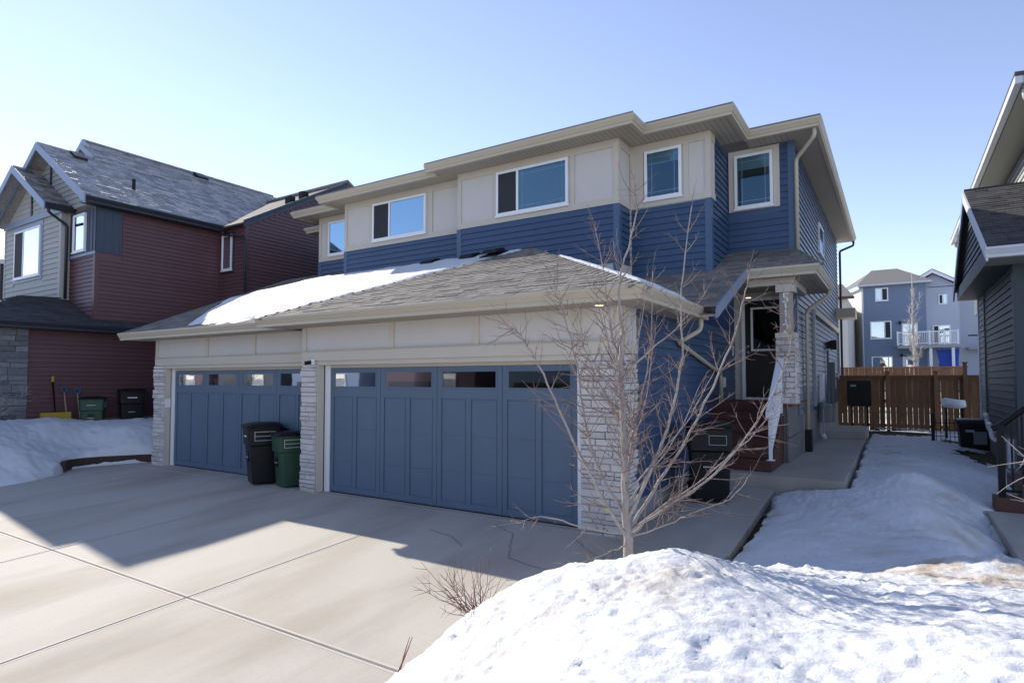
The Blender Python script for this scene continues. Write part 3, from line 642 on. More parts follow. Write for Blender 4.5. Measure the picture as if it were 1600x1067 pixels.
def garage_door(x0, x1, yf, yd, zt, nb):
    """sectional door: jamb boards, white stop, four bays each with a glazed light over two tall raised panels"""
    for (a, b) in ((x0-.155, x0-.125), (x1+.125, x1+.155)): fb('jamb', F(yd-.08), a, b, -.02, zt+.08, 0, yd-.08-yf-.003, BEIGE_T, DX)
    trim(F(yd), x0-.125, x0+.0, -.02, zt, .05, WHITE, 'door_stop', d0=0); trim(F(yd), x1, x1+.125, -.02, zt, .05, WHITE, 'door_stop', d0=0)
    fb('lintel_soffit', F(yd), x0-.125, x1+.125, zt+.0, 2.334, 0, yd-yf-.012, BEIGE_T, DX); trim(F(yd), x0, x1, zt-.05, zt, .05, BEIGE_T, 'door_stop', d0=0)
    g = fb('garage_door', F(yd), x0, x1, 0.005, zt-.02, -.04, .0, DOORBLUE, DX); fr = F(yd); bw = (x1-x0)/nb; seals = 0
    secs = [0.012, .58, 1.14, 1.76, zt-.05]
    for i in range(4):          # the four horizontal sections: thin overlays with a groove between
        if i < 3: fb('door_section', fr, x0+.003, x1-.003, secs[i]+.0015, secs[i+1]-.0015, .0005, .012, DOORBLUE, g)
    for k in range(nb):
        a = x0+k*bw; b = a+bw; st = .085
        mb = MB()
        for (p, q) in ((a+.004, a+st), (b-st, b-.004)): fbox(mb, fr, p, q, .03, zt-.05, .012, .031)
        m0 = (a+b)/2
        for (z0, z1) in ((.03, .12), (1.70, 1.86), (2.14, zt-.05)): fbox(mb, fr, a+st, b-st, z0, z1, .012, .0305)
        fbox(mb, fr, m0-.045, m0+.045, .12, 1.70, .012, .0305); make('door_frame', mb, DOORBLUE, g, bev=.004)
        for (p, q) in ((a+st, m0-.045), (m0+.045, b-st)):
            for z0, z1 in ((.12, .58), (.58, 1.14), (1.14, 1.70)): fb('door_panel', fr, p+.022, q-.022, z0+(.02 if z0 == .12 else .0012), z1-(.02 if z1 == 1.7 else .0012), .012, .018, DOORBLUE, g)
        fb('window_recess', fr, a+st, b-st, 1.86, 2.14, .0006, .004, ROOM, g)
        fb('pane', fr, a+st+.03, b-st-.03, 1.88, 2.12, .020, .024, PANE_G, g)
        mb = MB()
        for (p, q, z0, z1) in ((a+st, b-st, 1.86, 1.88), (a+st, b-st, 2.12, 2.14), (a+st, a+st+.03, 1.88, 2.12), (b-st-.03, b-st, 1.88, 2.12)): fbox(mb, fr, p, q, z0, z1, .012, .034)
        make('pane_frame', mb, DOORBLUE, g)
    fb('bottom_seal', fr, x0, x1, -.01, .012, -.02, .02, BLACK, g)
garage_door(-8.6, -3.66, Fg, 7.43, 2.26, 4); garage_door(-14.34, -9.3, Fl, 7.74, 2.26, 4)
# garage roofs, 5:12
tp = .417
roof_slope(DX, 'garage_roof', (-9.75, 6.68, 3.10), (1, 0), (0, 1), tp, [(0, 0), (7.25, 0), (3.63, 3.63)], SHING, singles=298, rs=2)
roof_slope(DX, 'garage_roof', (-2.48, 6.68, 3.10), (0, 1), (-1, 0), tp, [(0, 0), (2.62, 0), (5.3, 2.6), (4.5, 3.6), (3.63, 3.63)], SHING, rs=3)
roof_slope(DX, 'garage_roof', (-9.75, 6.68, 3.10), (0, 1), (1, 0), tp, [(0, 0), (3.63, 3.63), (4.3, 3.63), (4.3, 0)], SHING, rs=4)
roof_slope(DX, 'garage_roof', (-15.6, 7.03, 3.09), (1, 0), (0, 1), tp, [(0, 0), (6.1, 0), (9.4, 3.4), (7.2, 4.1), (3.2, 4.1), (3.2, 4.65), (1.4, 4.65), (0, 4.65)], SHING, rs=5)
ridge_caps(DX, (-2.50, 6.70, 3.11), (-6.11, 10.31, 4.62), SHING); ridge_caps(DX, (-9.72, 6.71, 3.11), (-6.13, 10.30, 4.62), SHING)
# low front-facing roof over the entry, between garage hip and porch
roof_slope(DX, 'porch_roof', (-6.0, 9.2, 3.09), (1, 0), (0, 1), tp, [(1.6, .9), (3.68, 0), (3.74, 0), (3.74, 3.58), (3.1, 3.58), (3.1, 2.24), (1.5, 2.24)], SHING, rs=6)
roof_slope(DX, 'porch_roof', (-2.26, 11.37, 3.98), (1, 0), (0, 1), .40, [(0, 0), (1.18, 0), (.62, 1.42), (0, 1.42)], SHING, rs=7)
make('porch_roof', MB().prism([(-1.08, 11.37, 3.97), (-1.08, 14.3, 3.97), (-1.63, 13.4, 4.4), (-1.63, 12.8, 4.53)], (0, 0, .03)), SHING, DX)
ridge_caps(DX, (-1.09, 11.38, 3.99), (-1.62, 12.78, 4.55), SHING, .1)
GPROF_R = [(-2.26, 9.2), (-2.26, 11.4)]
mb = MB(); 
mb.hexa([(-2.27, 9.22, 2.92), (-2.235, 9.22, 2.92), (-2.235, 11.4, 3.83), (-2.27, 11.4, 3.83), (-2.27, 9.22, 3.10), (-2.235, 9.22, 3.10), (-2.235, 11.4, 4.01), (-2.27, 11.4, 4.01)])
make('rake_board', mb, FASCIA_B, DX)  # bluish sky light put into the board's colour
mb = MB(); mb.prism([(-2.93, 9.22, 2.95), (-2.27, 9.22, 2.95), (-2.27, 11.4, 3.86), (-2.93, 11.4, 3.86)], (0, 0, .02)); make('soffit', mb, SOF_X, DX)
gutter(DX, [(-2.45, 9.75, 3.11), (-2.45, 6.65, 3.11), (-9.78, 6.65, 3.11)], GUTTER); gutter(DX, [(-9.5, 7.0, 3.10), (-15.62, 7.0, 3.10)], GUTTER)
mb = MB(); mb.box(-9.7, 6.77, 2.94, -2.57, 7.3, 2.955); mb.box(-2.94, 7.3, 2.941, -2.57, 9.7, 2.956); mb.box(-15.35, 7.12, 2.93, -9.6, 7.6, 2.945); make('soffit', mb, SOF_X, DX)
make('rake_board', MB().prism([(-15.61, 7.1, 2.93), (-15.61, 11.7, 4.85), (-15.61, 11.7, 5.03), (-15.61, 7.1, 3.11)], (-.03, 0, 0)), GUTTER, DX)
wall(LL(-14.9), 7.6, 13.1, 0, 3.1, BLUE); make('wall', MB().prism([(-14.9, 7.6, 3.1), (-14.9, 11.6, 3.1), (-14.9, 11.6, 4.9)], (.1, 0, 0)), BLUE, DX)
# pot lights, camera, door chime, roof vents
for (x, y, z) in ((-3.15, 6.98, 2.93), (-2.45, 12.55, 3.62)):
    mb = MB(); mb.loft([[(x+r*math.cos(t*math.tau/16), y+r*math.sin(t*math.tau/16), zz) for t in range(16)] for r, zz in ((.07, z+.008), (.07, z), (.055, z))]); p = make('recessed_light', mb, WHITE, DX)
    mb = MB(); mb.poly([(x+.05*math.cos(-t*math.tau/16), y+.05*math.sin(-t*math.tau/16), z-.001) for t in range(16)]); make('lens', mb, LAMP, p)
sc = make('security_camera', MB().box(-8.86, Fg-.06, 2.27, -8.78, Fg-.03, 2.36), WHITE, DX)
make('camera_eye', MB().tube([(-8.86, Fg-.05, 2.31), (-8.92, Fg-.14, 2.29)], .036, 10), BLACK, sc, smooth=True)
fb('keypad', RR(-14.47), 7.55, 7.66, 1.35, 1.55, .005, .03, WHITE, DX)
def roof_vent(x, y, z):
    mb = MB(); mb.prism([(x-.2, y-.22, z-.06), (x+.2, y-.22, z-.06), (x+.2, y+.22, z+.12), (x-.2, y+.22, z+.12)], (0, 0, .03))
    mb.hexa([(x-.19, y-.19, z+.02), (x+.19, y-.19, z+.02), (x+.16, y+.2, z+.13), (x-.16, y+.2, z+.13), (x-.15, y-.15, z+.11), (x+.15, y-.15, z+.11), (x+.13, y+.17, z+.20), (x-.13, y+.17, z+.20)])
    make('roof_vent', mb, BLACK, DX, bev=.012)
roof_vent(-6.75, 9.9, 4.47); roof_vent(-7.75, 10.45, 4.58); roof_vent(-8.95, 10.55, 4.60)
# ---- entry
wall(F(13.5), -2.93, -1.62, 1.2, 4.0, BEIGE); PF = 1.58
dr = fb('entry_door', F(13.5), -2.70, -1.80, 1.63, 3.66, .002, .05, DOORW, DX)
for a in ((-2.58, -2.54, 2.60, 3.52), (-1.96, -1.92, 2.60, 3.52), (-2.54, -1.96, 2.60, 2.64), (-2.54, -1.96, 3.48, 3.52)): fb('glass_frame', F(13.5), *a, .05, .075, WHITE, dr)
fb('door_glass', F(13.5), -2.54, -1.96, 2.64, 3.48, .051, .056, PANE_G, dr)
for z in (2.60, 2.72): make('door_knob' if z < 2.65 else 'deadbolt', MB().tube([(-2.64, 13.45, z-.02), (-2.64, 13.40, z-.02), (-2.64, 13.385, z-.02)], [.022, .03, .018], 10), STEEL, dr, smooth=True)
for a in ((-2.77, -2.70, 1.58, 3.73), (-1.80, -1.73, 1.58, 3.73), (-2.70, -1.80, 3.66, 3.73), (-2.70, -1.80, 1.58, 1.63)): trim(F(13.5), *a, .06, WHITE, 'door_casing')
trim(F(13.5), -2.92, -1.64, 3.73, 3.95, .03); fb('door_bell', RR(GX), 13.2, 13.25, 2.5, 2.72, .018, .04, WHITE, DX); fb('mailbox', RR(GX), 12.3, 12.42, 1.85, 2.05, .018, .06, WHITE, DX)
make('porch_floor', MB().box(-2.92, 11.62, PF-.05, -1.56, 13.5, PF), BROWN, DX)
mb = MB(); mb.box(-2.9, 11.66, .4, -1.66, 13.5, PF-.052); make('porch_base', mb, CONCB, DX)
for i in range(2):
    for (u0, u1) in ((11.63, 12.55), (12.56, 13.5)): fb('concrete_block', RR(-1.66), u0, u1, .42+i*.56, .42+i*.56+.545, .001, .045, CONCB, DX, bev=.006)
stp = make('porch_steps', MB().prism([(-2.9, 10.32, .45), (-2.9, 11.64, .45), (-2.9, 11.64, 1.5), (-2.9, 10.34, .52)], (1.02, 0, 0)), BROWN, DX)
for i in range(6):
    y0 = 10.3+i*.262; z = .53+.175*(i+1)
    make('riser_board', MB().box(-2.91, y0+.01, z-.17, -1.70, y0+.035, z-.028), BROWN, stp, bev=.003)
    if i < 5: make('tread_board', MB().box(-2.915, y0-.015, z-.028, -1.685, y0+.255, z), BROWN, stp, bev=.004)
    make('stringer', MB().box(-1.74, y0+.036, .53, -1.71, y0+.262, z-.03), BROWN, stp)
# hand rail: sloping white cap with picket panel below
X = -1.73
mb = MB(); mb.hexa([(X-.055, 10.34, 1.36), (X+.055, 10.34, 1.36), (X+.055, 11.52, 2.27), (X-.055, 11.52, 2.27), (X-.055, 10.34, 1.47), (X+.055, 10.34, 1.47), (X+.055, 11.52, 2.38), (X-.055, 11.52, 2.38)])
rl = make('hand_rail', mb, WHITEP, DX)
make('post', MB().box(X-.025, 10.40, .705, X+.025, 10.45, 1.42), WHITEP, rl); make('foot_plate', MB().box(X-.06, 10.37, .705, X+.06, 10.48, .716), WHITEP, rl)
make('post', MB().box(X-.03, 11.45, 1.41, X+.03, 11.51, 2.30), WHITEP, rl)
for i in range(21):
    y = 10.475+i*.047; f = (y-10.4)/1.08; make('picket', MB().box(X-.010, y-.0225, .93+.66*f, X+.010, y+.0225, 1.40+.80*f), WHITEP, rl)
mb = MB(); mb.hexa([(X-.025, 10.45, .87), (X+.025, 10.45, .87), (X+.025, 11.45, 1.54), (X-.025, 11.45, 1.54), (X-.025, 10.45, .97), (X+.025, 10.45, .97), (X+.025, 11.45, 1.64), (X-.025, 11.45, 1.64)]); make('bottom_rail', mb, WHITEP, rl)
# porch column with tapered stone base and house number
col = make('porch_column', MB().box(-1.745, 11.65, 2.80, -1.545, 11.85, 3.72), mat('taupe_column', (.34, .31, .265), .6, .03, 2), DX)
make('capital', MB().box(-1.80, 11.60, 3.56, -1.49, 11.90, 3.70), BEIGE_T, col); make('stone_cap', MB().box(-1.815, 11.585, 2.74, -1.475, 11.915, 2.83), BEIGE_T, col)
make('stone_core', MB().box(-1.80, 11.62, PF, -1.50, 11.9, 2.74), MORTAR, col)
for fr, c in ((F(11.62), -1.65), (RR(-1.50), 11.76)):
    stones(col, fr, 0, 0, PF, 2.74, STONE, rs, taper=lambda z, c=c: (c-.165-.02*(2.74-z), c+.165+.02*(2.74-z)), lmin=.09, lmax=.2, hmin=.06, hmax=.13)
def digit(ch, x, z, y, parent):
    cu = bpy.data.curves.new('digit', 'FONT'); cu.body = ch; cu.size = .25; cu.extrude = .012; cu.align_x = 'CENTER'; cu.align_y = 'CENTER'
    t = bpy.data.objects.new('digit', cu); C.objects.link(t); dg = bpy.context.evaluated_depsgraph_get(); me = bpy.data.meshes.new_from_object(t.evaluated_get(dg)); bpy.data.objects.remove(t)
    me.materials.clear(); me.materials.append(WHITE); me.name = 'digit'
    piece('digit', me, parent, (x, y, z), (math.pi/2, 0, 0))
for i, ch in enumerate('5112'): digit(ch, -1.645, 3.45-i*.182, 11.642, col)
make('porch_beam', MB().box(-2.27, 11.66, 3.70, -1.50, 11.84, 3.84), BEIGE_T, DX); make('porch_beam', MB().box(-1.68, 11.84, 3.70, -1.50, 13.4, 3.839), BEIGE_T, DX)
gutter(DX, [(-1.06, 14.3, 3.98), (-1.06, 11.35, 3.98), (-2.26, 11.35, 3.98)], GUTTER)
mb = MB(); mb.box(-2.92, 11.47, 3.83, -1.18, 13.5, 3.845); make('soffit', mb, SOF_X, DX); make('soffit', MB().box(-1.62, 13.5, 3.831, -1.18, 14.3, 3.846), SOF_Y, DX)
# downspouts
downspout(DX, [(-1.20, 12.38, 6.70), (-1.20, 12.38, 6.55), (-1.56, 12.72, 6.28), (-1.56, 12.74, 4.5)], GUTTER)
downspout(DX, [(-1.12, 13.75, 3.84), (-1.12, 13.75, 3.72), (-1.54, 13.75, 3.42), (-1.555, 13.75, .95)], GUTTER); make('downspout_boot', MB().box(-1.63, 13.62, .53, -1.48, 13.84, .98), BLACK, DX)
downspout(DX, [(-2.56, 9.5, 2.97), (-2.56, 9.5, 2.78), (-2.87, 9.35, 2.58), (-2.87, 12.0, 2.12), (-2.87, 12.05, 1.5)], GUTTER)
downspout(DX, [(-1.14, 23.3, 6.7), (-1.14, 23.3, 6.55), (-1.52, 22.78, 6.3), (-1.52, 22.75, .9)], DARKTRIM)
# right side wall fittings
fb('foundation', RR(-1.62), 13.5, 22.8, .4, 1.31, -.05, .012, CONC_P, DX)
mb = MB(); fbox(mb, RR(-1.62), 15.28, 15.42, 1.4, 3.62, .004, .07); make('trim_board', mb, GREYPIPE, DX); fb('trim_board', RR(-1.62), 15.42, 22.3, 3.50, 3.62, .004, .09, BEIGE_T, DX)
fb('trim_board', RR(-1.62), 22.2, 22.34, 1.3, 3.5, .004, .07, GREYPIPE, DX)
fb('bay_roof', RR(-1.62), 22.0, 23.0, 4.0, 4.3, 0, .55, GUTTER, DX)
lm = fb('wall_lamp', RR(-1.62), 18.6, 18.75, 2.86, 3.05, .017, .10, BLACKM, DX); fb('lamp_shade', RR(-1.62), 18.56, 18.79, 2.83, 3.08, .10, .26, BLACKM, lm)
em = fb('electric_meter', RR(-1.62), 19.2, 19.6, 1.75, 2.5, .017, .16, GREYBOX, DX, bev=.01); make('meter_dial', MB().tube([(-1.46, 19.4, 2.1), (-1.38, 19.4, 2.1)], .09, 14), STEEL, em)
downspout(DX, [(-1.55, 18.2, 2.8), (-1.55, 18.2, 1.1)], GREYPIPE, .03, 'conduit'); downspout(DX, [(-1.55, 19.4, 1.75), (-1.55, 19.4, .8)], GREYPIPE, .03, 'conduit')
gm = fb('gas_meter', RR(-1.62), 16.0, 16.45, 1.0, 1.42, .06, .30, GREYBOX, DX, bev=.03); make('gas_regulator', MB().tube([(-1.46, 15.75, 1.35), (-1.46, 15.75, 1.42), (-1.46, 15.75, 1.48)], [.05, .1, .06], 12), GREYBOX, gm, smooth=True)
downspout(DX, [(-1.46, 15.75, .75), (-1.46, 15.75, 1.5), (-1.46, 16.2, 1.55), (-1.46, 16.2, 1.4)], GREYPIPE, .022, 'gas_pipe'); fb('meter_cover', RR(-1.62), 16.5, 16.9, 1.45, 2.15, .017, .10, WHITEP, DX)
downspout(DX, [(-1.5, 15.9, 1.0), (-1.5, 15.9, .75), (-1.45, 15.95, .62)], WHITEP, .05, 'vent_pipe')
# roof snow
def roof_snow(fz, xs, ys, inside, seed, thick=.12):
    mb = MB(); idx = {}
    for j, y in enumerate(ys):
        for i, x in enumerate(xs):
            d = inside(x, y); h = -.02+min(thick, max(0, d)*.55)+.018*noise.fractal(Vector((x*2.2+seed, y*2.2, 0)), .8, 2.1, 4)+.03*(d > 0)
            if d > -.12: idx[i, j] = len(mb.v); mb.v.append((x, y, fz(x, y)+h))
    for j in range(len(ys)-1):
        for i in range(len(xs)-1):
            k = [(i, j), (i+1, j), (i+1, j+1), (i, j+1)]
            if all(q in idx for q in k): mb.f.append(tuple(idx[q] for q in k)); mb.r.append(0)
    return make('roof_snow', mb, SNOW_R, DX, smooth=True, kind='stuff')
def e_left(x, y):
    valley = -9.75+(y-7.0)*.98; n = .25*noise.fractal(Vector((x*1.1, y*1.1, 5)), .8, 2, 3)
    return min(y-7.25+n*1.2, valley-.05-x+n*.3, (x+12.55+(y-6.75)*.93)*.7+n*.25, (9.3+(x+14.6)*.72-y)+n*.2 if x < -12.4 else 10.75+.3*n-y)
roof_snow(lambda x, y: 3.11+tp*(y-7.03), np.arange(-15.4, -4.9, .07), np.arange(7.05, 11.6, .07), e_left, 2)
def e_right(x, y):
    n = .2*noise.fractal(Vector((x*1.6, y*1.6, 9)), .8, 2, 3); hip = y-6.68-(-2.48-x)
    return min(hip-.03+n*.2, 1.9-hip+n, -2.5-x, 9.35-y+n, x+5.3)
roof_snow(lambda x, y: 3.115+tp*(-2.48-x), np.arange(-5.4, -2.44, .06), np.arange(6.6, 9.6, .06), e_right, 7, .05)

# ------------------------------------------------------------------ wheeled carts
def rrect(z, cx, cy, w, d, r=.05, n=4):
    out = []
    for (sx, sy, a0) in ((1, 1, 0), (-1, 1, 90), (-1, -1, 180), (1, -1, 270)):
        for i in range(n): a = math.radians(a0+90*i/(n-1)); out.append((cx+sx*(w/2-r)+r*math.cos(a), cy+sy*(d/2-r)+r*math.sin(a), z))
    return out
def cart(label, loc, rot, body, h=1.1, w=.60, d=.68, group='wheeled waste carts', lidm=None, side=1, front=False):
    t = thing('wheeled_cart', label, 'waste cart', loc, group, rot); lidm = lidm or body; s = h/1.1
    mb = MB(); mb.loft([rrect(.03, 0, 0, w*.80, d*.74, .04), rrect(.06, 0, 0, w*.82, d*.76, .05), rrect(.70*s, 0, -.01, w*.91, d*.90, .055), rrect(.72*s, 0, -.02, w*.97, d*.98, .06), rrect(1.0*s, 0, -.02, w, d*1.02, .06), rrect(1.005*s, 0, -.02, w*1.03, d*1.05, .06), rrect(1.03*s, 0, -.02, w*1.03, d*1.05, .06)])
    make('body', mb, body, t, smooth=False, bev=.008)
    mb = MB(); mb.loft([rrect(1.032*s, 0, -.03, w*1.05, d*1.08, .06), rrect(1.06*s, 0, -.03, w*1.07, d*1.10, .07), rrect(1.085*s, 0, -.01, w*.96, d*.96, .08), rrect(1.11*s, 0, .02, w*.7, d*.7, .1)]); make('lid', mb, lidm, t, bev=.006)
    mb = MB(); mb.box(-w*.22, -d*.53-.012, 1.0*s, w*.22, -d*.50, 1.045*s); make('lid_grip', mb, lidm, t)
    for sx in (-1, 1): make('wheel', MB().tube([(sx*w*.40, d*.40, .11), (sx*w*.40+sx*.055, d*.40, .11)], .11, 16), BLACK, t)
    make('handle', MB().tube([(-w*.42, d*.58, .96*s), (-w*.42, d*.64, .98*s), (w*.42, d*.64, .98*s), (w*.42, d*.58, .96*s)], .017, 8), body, t)
    # recessed front grip with metal catch bar, pale maker's strip above
    fy = -d*.455-.004
    make('grip_recess', MB().box(-w*.16, fy-.004, .42*s, w*.10, fy+.02, .62*s), BLACKM, t); make('catch_bar', MB().tube([(-w*.16, fy-.012, .50*s), (w*.10, fy-.012, .50*s)], .013, 8), STEEL, t)
    if not front: make('stamped_strip', MB().box(-w*.2, -d*.53-.003, .86*s, w*.16, -d*.53+.004, .885*s), WHITEP, t)
    # outlined address box printed on the side
    mb = MB(); x = side*(w*.5+.003); a, b, z0, z1, q = -.24*d/.68, .16*d/.68, .80*s, .96*s, .006
    for (y0, y1, p0, p1) in ((a, b, z0, z0+q), (a, b, z1-q, z1), (a, b, (z0+z1)/2-q/2, (z0+z1)/2+q/2), (a, a+q, z0+q, z1-q), (b-q, b, z0+q, z1-q)): mb.box(x-.002, y0, p0, x+.002, y1, p1)
    if front:
        mb = MB(); y = -d*.53-.004; a, b, z0, z1, q = -.02, .22, .80*s, .93*s, .007
        for (x0, x1, p0, p1) in ((a, b, z0, z0+q), (a, b, z1-q, z1), (a, a+q, z0+q, z1-q), (b-q, b, z0+q, z1-q)): mb.box(x0, y-.002, p0, x1, y+.004, p1)
    make('address_box', mb, GREYPIPE if front else WHITEP, t)
    return t
cart('black wheeled cart in front of the left garage door, green cart beside it', (-10.42, 7.33, 0), math.radians(-24), BLACK, 1.16, .62, .62)
cart('small green wheeled cart with black lid between black cart and stone pillar', (-9.66, 7.36, 0), math.radians(-18), GREEN, 1.02, .46, .52, lidm=BLACK)
cart('black wheeled cart behind the bare tree, against the blue garage side wall', (-2.35, 9.05, .24), math.radians(18), BLACK, 1.15, .62, .70, front=True)
cart('green wheeled cart against the red house wall behind the snow', (-17.95, 7.5, .55), math.radians(62), GREEN, 1.0, .56, .58, lidm=BLACK)
cart('black wheeled cart against the red house wall behind the snow', (-17.95, 8.45, .6), math.radians(70), BLACK, 1.15, .62, .68)

# ------------------------------------------------------------------ red house on the left
RH = thing('red_house', 'dark red and grey two storey house with stepped gables on the left', 'house', (-22, 10, .5))
def rwall(fr, u0, u1, z0, z1, m): return wall(fr, u0, u1, z0, z1, m, -.12, RH)
rwall(RR(-18.4), 7.65, 12, 3.2, 6.75, RED); rwall(F(7.65), -19.95, -18.521, 3.2, 6.75, RED); rwall(F(11.25), -18.4, -17.171, 2.5, 6.9, RED); rwall(RR(-17.05), 11.251, 20, .3, 6.95, RED_D)
rwall(F(7.42), -24.06, -19.95, 3.4, 6.85, GREYLAP); rwall(RR(-19.95), 7.421, 7.65, 3.6, 6.75, BEIGE_T); rwall(RR(-18.4), 5.4, 13, .2, 3.35, RED)
er = .115
siding(RH, RR(-18.4), 7.74, 11.23, 3.66, 6.72, er, RED, openings=[(7.6, 8.31, 5.49, 6.75)]); siding(RH, F(7.65), -19.93, -18.49, 3.66, 5.5, er, RED)
siding(RH, F(11.25), -18.38, -17.15, 4.0, 6.9, er, RED, openings=[(-18.33, -17.62, 5.4, 6.72)])
siding(RH, RR(-17.05), 11.35, 18, 4.2, 8.5, er, RED_D, clip=lambda z: (11.35+max(0, (z-6.85)/.565), 18))
siding(RH, RR(-18.4), 6.2, 13, .95, 3.3, er, RED); fb('foundation', RR(-18.4), 5.5, 13, .1, .95, -.05, .01, CONC_P, RH)
make('wall', MB().prism([(-17.05, 11.25, 6.95), (-17.05, 20, 6.95), (-17.05, 20, 9), (-17.05, 15, 9.0)], (-.1, 0, 0)), RED_D, RH)
siding(RH, F(7.42), -23.95, -20.08, 4.0, 6.75, .15, GREYLAP, openings=[(-23.25, -21.15, 4.98, 6.72)])
cpost(-18.4, 7.65, 3.66, 5.49, RED, .09, parent=RH); cpost(-19.95, 7.42, 3.9, 6.74, GREYLAP, .12, parent=RH); fb('corner_post', F(7.42), -24.06, -23.95, 4.0, 6.75, .001, .024, GREYLAP, RH)
cpost(-17.05, 11.25, 4, 6.9, RED_D, .09, parent=RH)
# slate panel wrapping the corner, with window
for a in ((-19.95, -19.66, 5.5, 6.74), (-18.9, -18.4, 5.5, 6.74), (-19.66, -18.9, 5.5, 5.58), (-19.66, -18.9, 6.66, 6.74)): fb('wall_panel', F(7.65), *a, .001, .02, SLATE, RH)
fb('wall_panel', RR(-18.4), 7.64, 8.29, 5.5, 6.74, .001, .02, SLATE, RH); fb('trim_board', F(7.65), -19.95, -18.37, 5.44, 5.52, .02, .04, FASCIA_B, RH)
for u in (-18.8, -18.6, -18.42): fb('trim_board', F(7.65), u, u+.05, 5.52, 6.72, .02, .032, SLATE, RH)
for u in (7.64, 7.84, 8.04, 8.24): fb('trim_board', RR(-18.4), u, u+.04, 5.5, 6.72, .02, .028, SLATE, RH)
window(RH, F(7.65), -19.65, -18.92, 5.59, 6.65, pane=PANE_R, d0=.021, proud=.08)
for a in ((-23.25, -21.15, 4.98, 5.10), (-23.25, -21.15, 6.58, 6.72), (-23.25, -23.14, 5.1, 6.58), (-21.26, -21.15, 5.1, 6.58)): fb('trim_board', F(7.42), *a, .002, .03, FASCIA_B, RH)
window(RH, F(7.42), -23.14, -21.26, 5.10, 6.58, pane=PANE_R, split=.36, screen=0, blind='half', proud=.07)
for a in ((-18.33, -18.24, 5.4, 6.72), (-17.71, -17.62, 5.4, 6.72), (-18.24, -17.71, 5.4, 5.48), (-18.24, -17.71, 6.64, 6.72)): fb('trim_board', F(11.25), *a, .002, .03, DARKTRIM, RH)
window(RH, F(11.25), -18.24, -17.71, 5.49, 6.63, pane=PANE_R, proud=.07)
# roofs: main right slope steps back under three nested gables
P1 = .65
roof_slope(RH, 'roof', (-18.0, 7.2, 6.88), (0, 1), (-1, 0), P1, [(0, 0), (4.0, 0), (9.3, 4.75), (1.8, 4.75), (1.8, 4.15), (1.5, 4.15), (1.5, 3.2), (0, 3.2)], SHING_G, exposure=.16, rs=31)
def gable(ax, az, y0, y1, hw, p, fm=FASCIA_B, only_left=False):
    for sg in ((-1,) if only_left else (-1, 1)):
        a = (0, 1) if sg > 0 else (0, 1)
        if sg > 0: roof_slope(RH, 'roof', (ax+hw, y0, az-hw*p), (0, 1), (-1, 0), p, [(0, 0), (y1-y0, 0), (y1-y0, hw), (0, hw)], SHING_G, exposure=.16, rs=int(ax*-10))
        else: make('roof', MB().prism([(ax, y0, az), (ax-hw, y0, az-hw*p), (ax-hw, y1, az-hw*p), (ax, y1, az)], (0, 0, .05)), SHING_G, RH)
def rakes(ax, az, y, hw, p, t=.2):
    for sg in (-1, 1):
        e = (ax+sg*hw, az-hw*p); make('rake_board', MB().prism([(ax, y, az+.03), (e[0], y, e[1]+.03), (e[0], y, e[1]-t), (ax, y, az-t)], (0, -.035, 0)), FASCIA_B, RH)
gable(-22.0, 8.32, 6.9, 7.66, 2.34, .62); rakes(-22.0, 8.33, 6.9, 2.36, .62)
make('gable_wall', MB().prism([(-24.06, 7.42, 6.8), (-19.95, 7.42, 6.8), (-22, 7.42, 8.1)], (0, .1, 0)), GREYLAP, RH)
siding(RH, F(7.42), 0, 0, 6.95, 8.0, .15, GREYLAP, clip=lambda z: (-22-(8.05-z)/.62, -22+(8.05-z)/.62)); fb('trim_board', F(7.42), -24.1, -19.9, 6.76, 6.93, .02, .05, FASCIA_B, RH); fb('trim_board', F(7.42), -22.05, -21.95, 6.93, 8.0, .02, .04, DARKTRIM, RH)
gutter(RH, [(-19.62, 7.66, 6.90), (-19.62, 6.9, 6.90)], DARKTRIM)
make('roof', MB().prism([(-21.2, 7.2, 8.96), (-24.4, 7.2, 6.88), (-24.4, 16, 6.88), (-21.2, 16, 8.96)], (0, 0, .05)), SHING_G, RH); rakes(-21.2, 8.96, 7.2, 3.23, .65)
make('gable_wall', MB().prism([(-24.0, 7.6, 6.85), (-18.4, 7.6, 6.85), (-21.2, 7.6, 8.7)], (0, .1, 0)), GREYLAP, RH); siding(RH, F(7.6), 0, 0, 6.85, 8.6, .15, GREYLAP, clip=lambda z: (-21.2-(8.72-z)/.65, -21.2+(8.72-z)/.65)); fb('trim_board', F(7.6), -21.25, -21.15, 6.9, 8.6, .018, .04, DARKTRIM, RH)
make('roof', MB().prism([(-22.15, 8.7, 9.6), (-23.2, 8.7, 8.95), (-23.2, 15, 8.95), (-22.15, 15, 9.6)], (0, 0, .04)), SHING_G, RH); rakes(-22.15, 9.62, 8.7, .95, .65, .15)
make('roof', MB().prism([(-22.75, 9.0, 10.0), (-26, 9.0, 7.9), (-26, 16.3, 7.9), (-22.75, 16.3, 10.0)], (0, 0, .04)), SHING_G, RH); rakes(-22.75, 10.0, 9.0, .5, .65, .15)
make('gable_wall', MB().prism([(-24.5, 9.1, 8.9), (-22.7, 9.1, 9.85), (-20.5, 9.1, 8.4)], (0, .1, 0)), GREYLAP, RH)
gutter(RH, [(-17.97, 11.2, 6.90), (-17.97, 7.2, 6.90)], DARKTRIM); make('soffit', MB().box(-18.4, 7.25, 6.74, -18.1, 11.2, 6.755), DARKTRIM, RH)
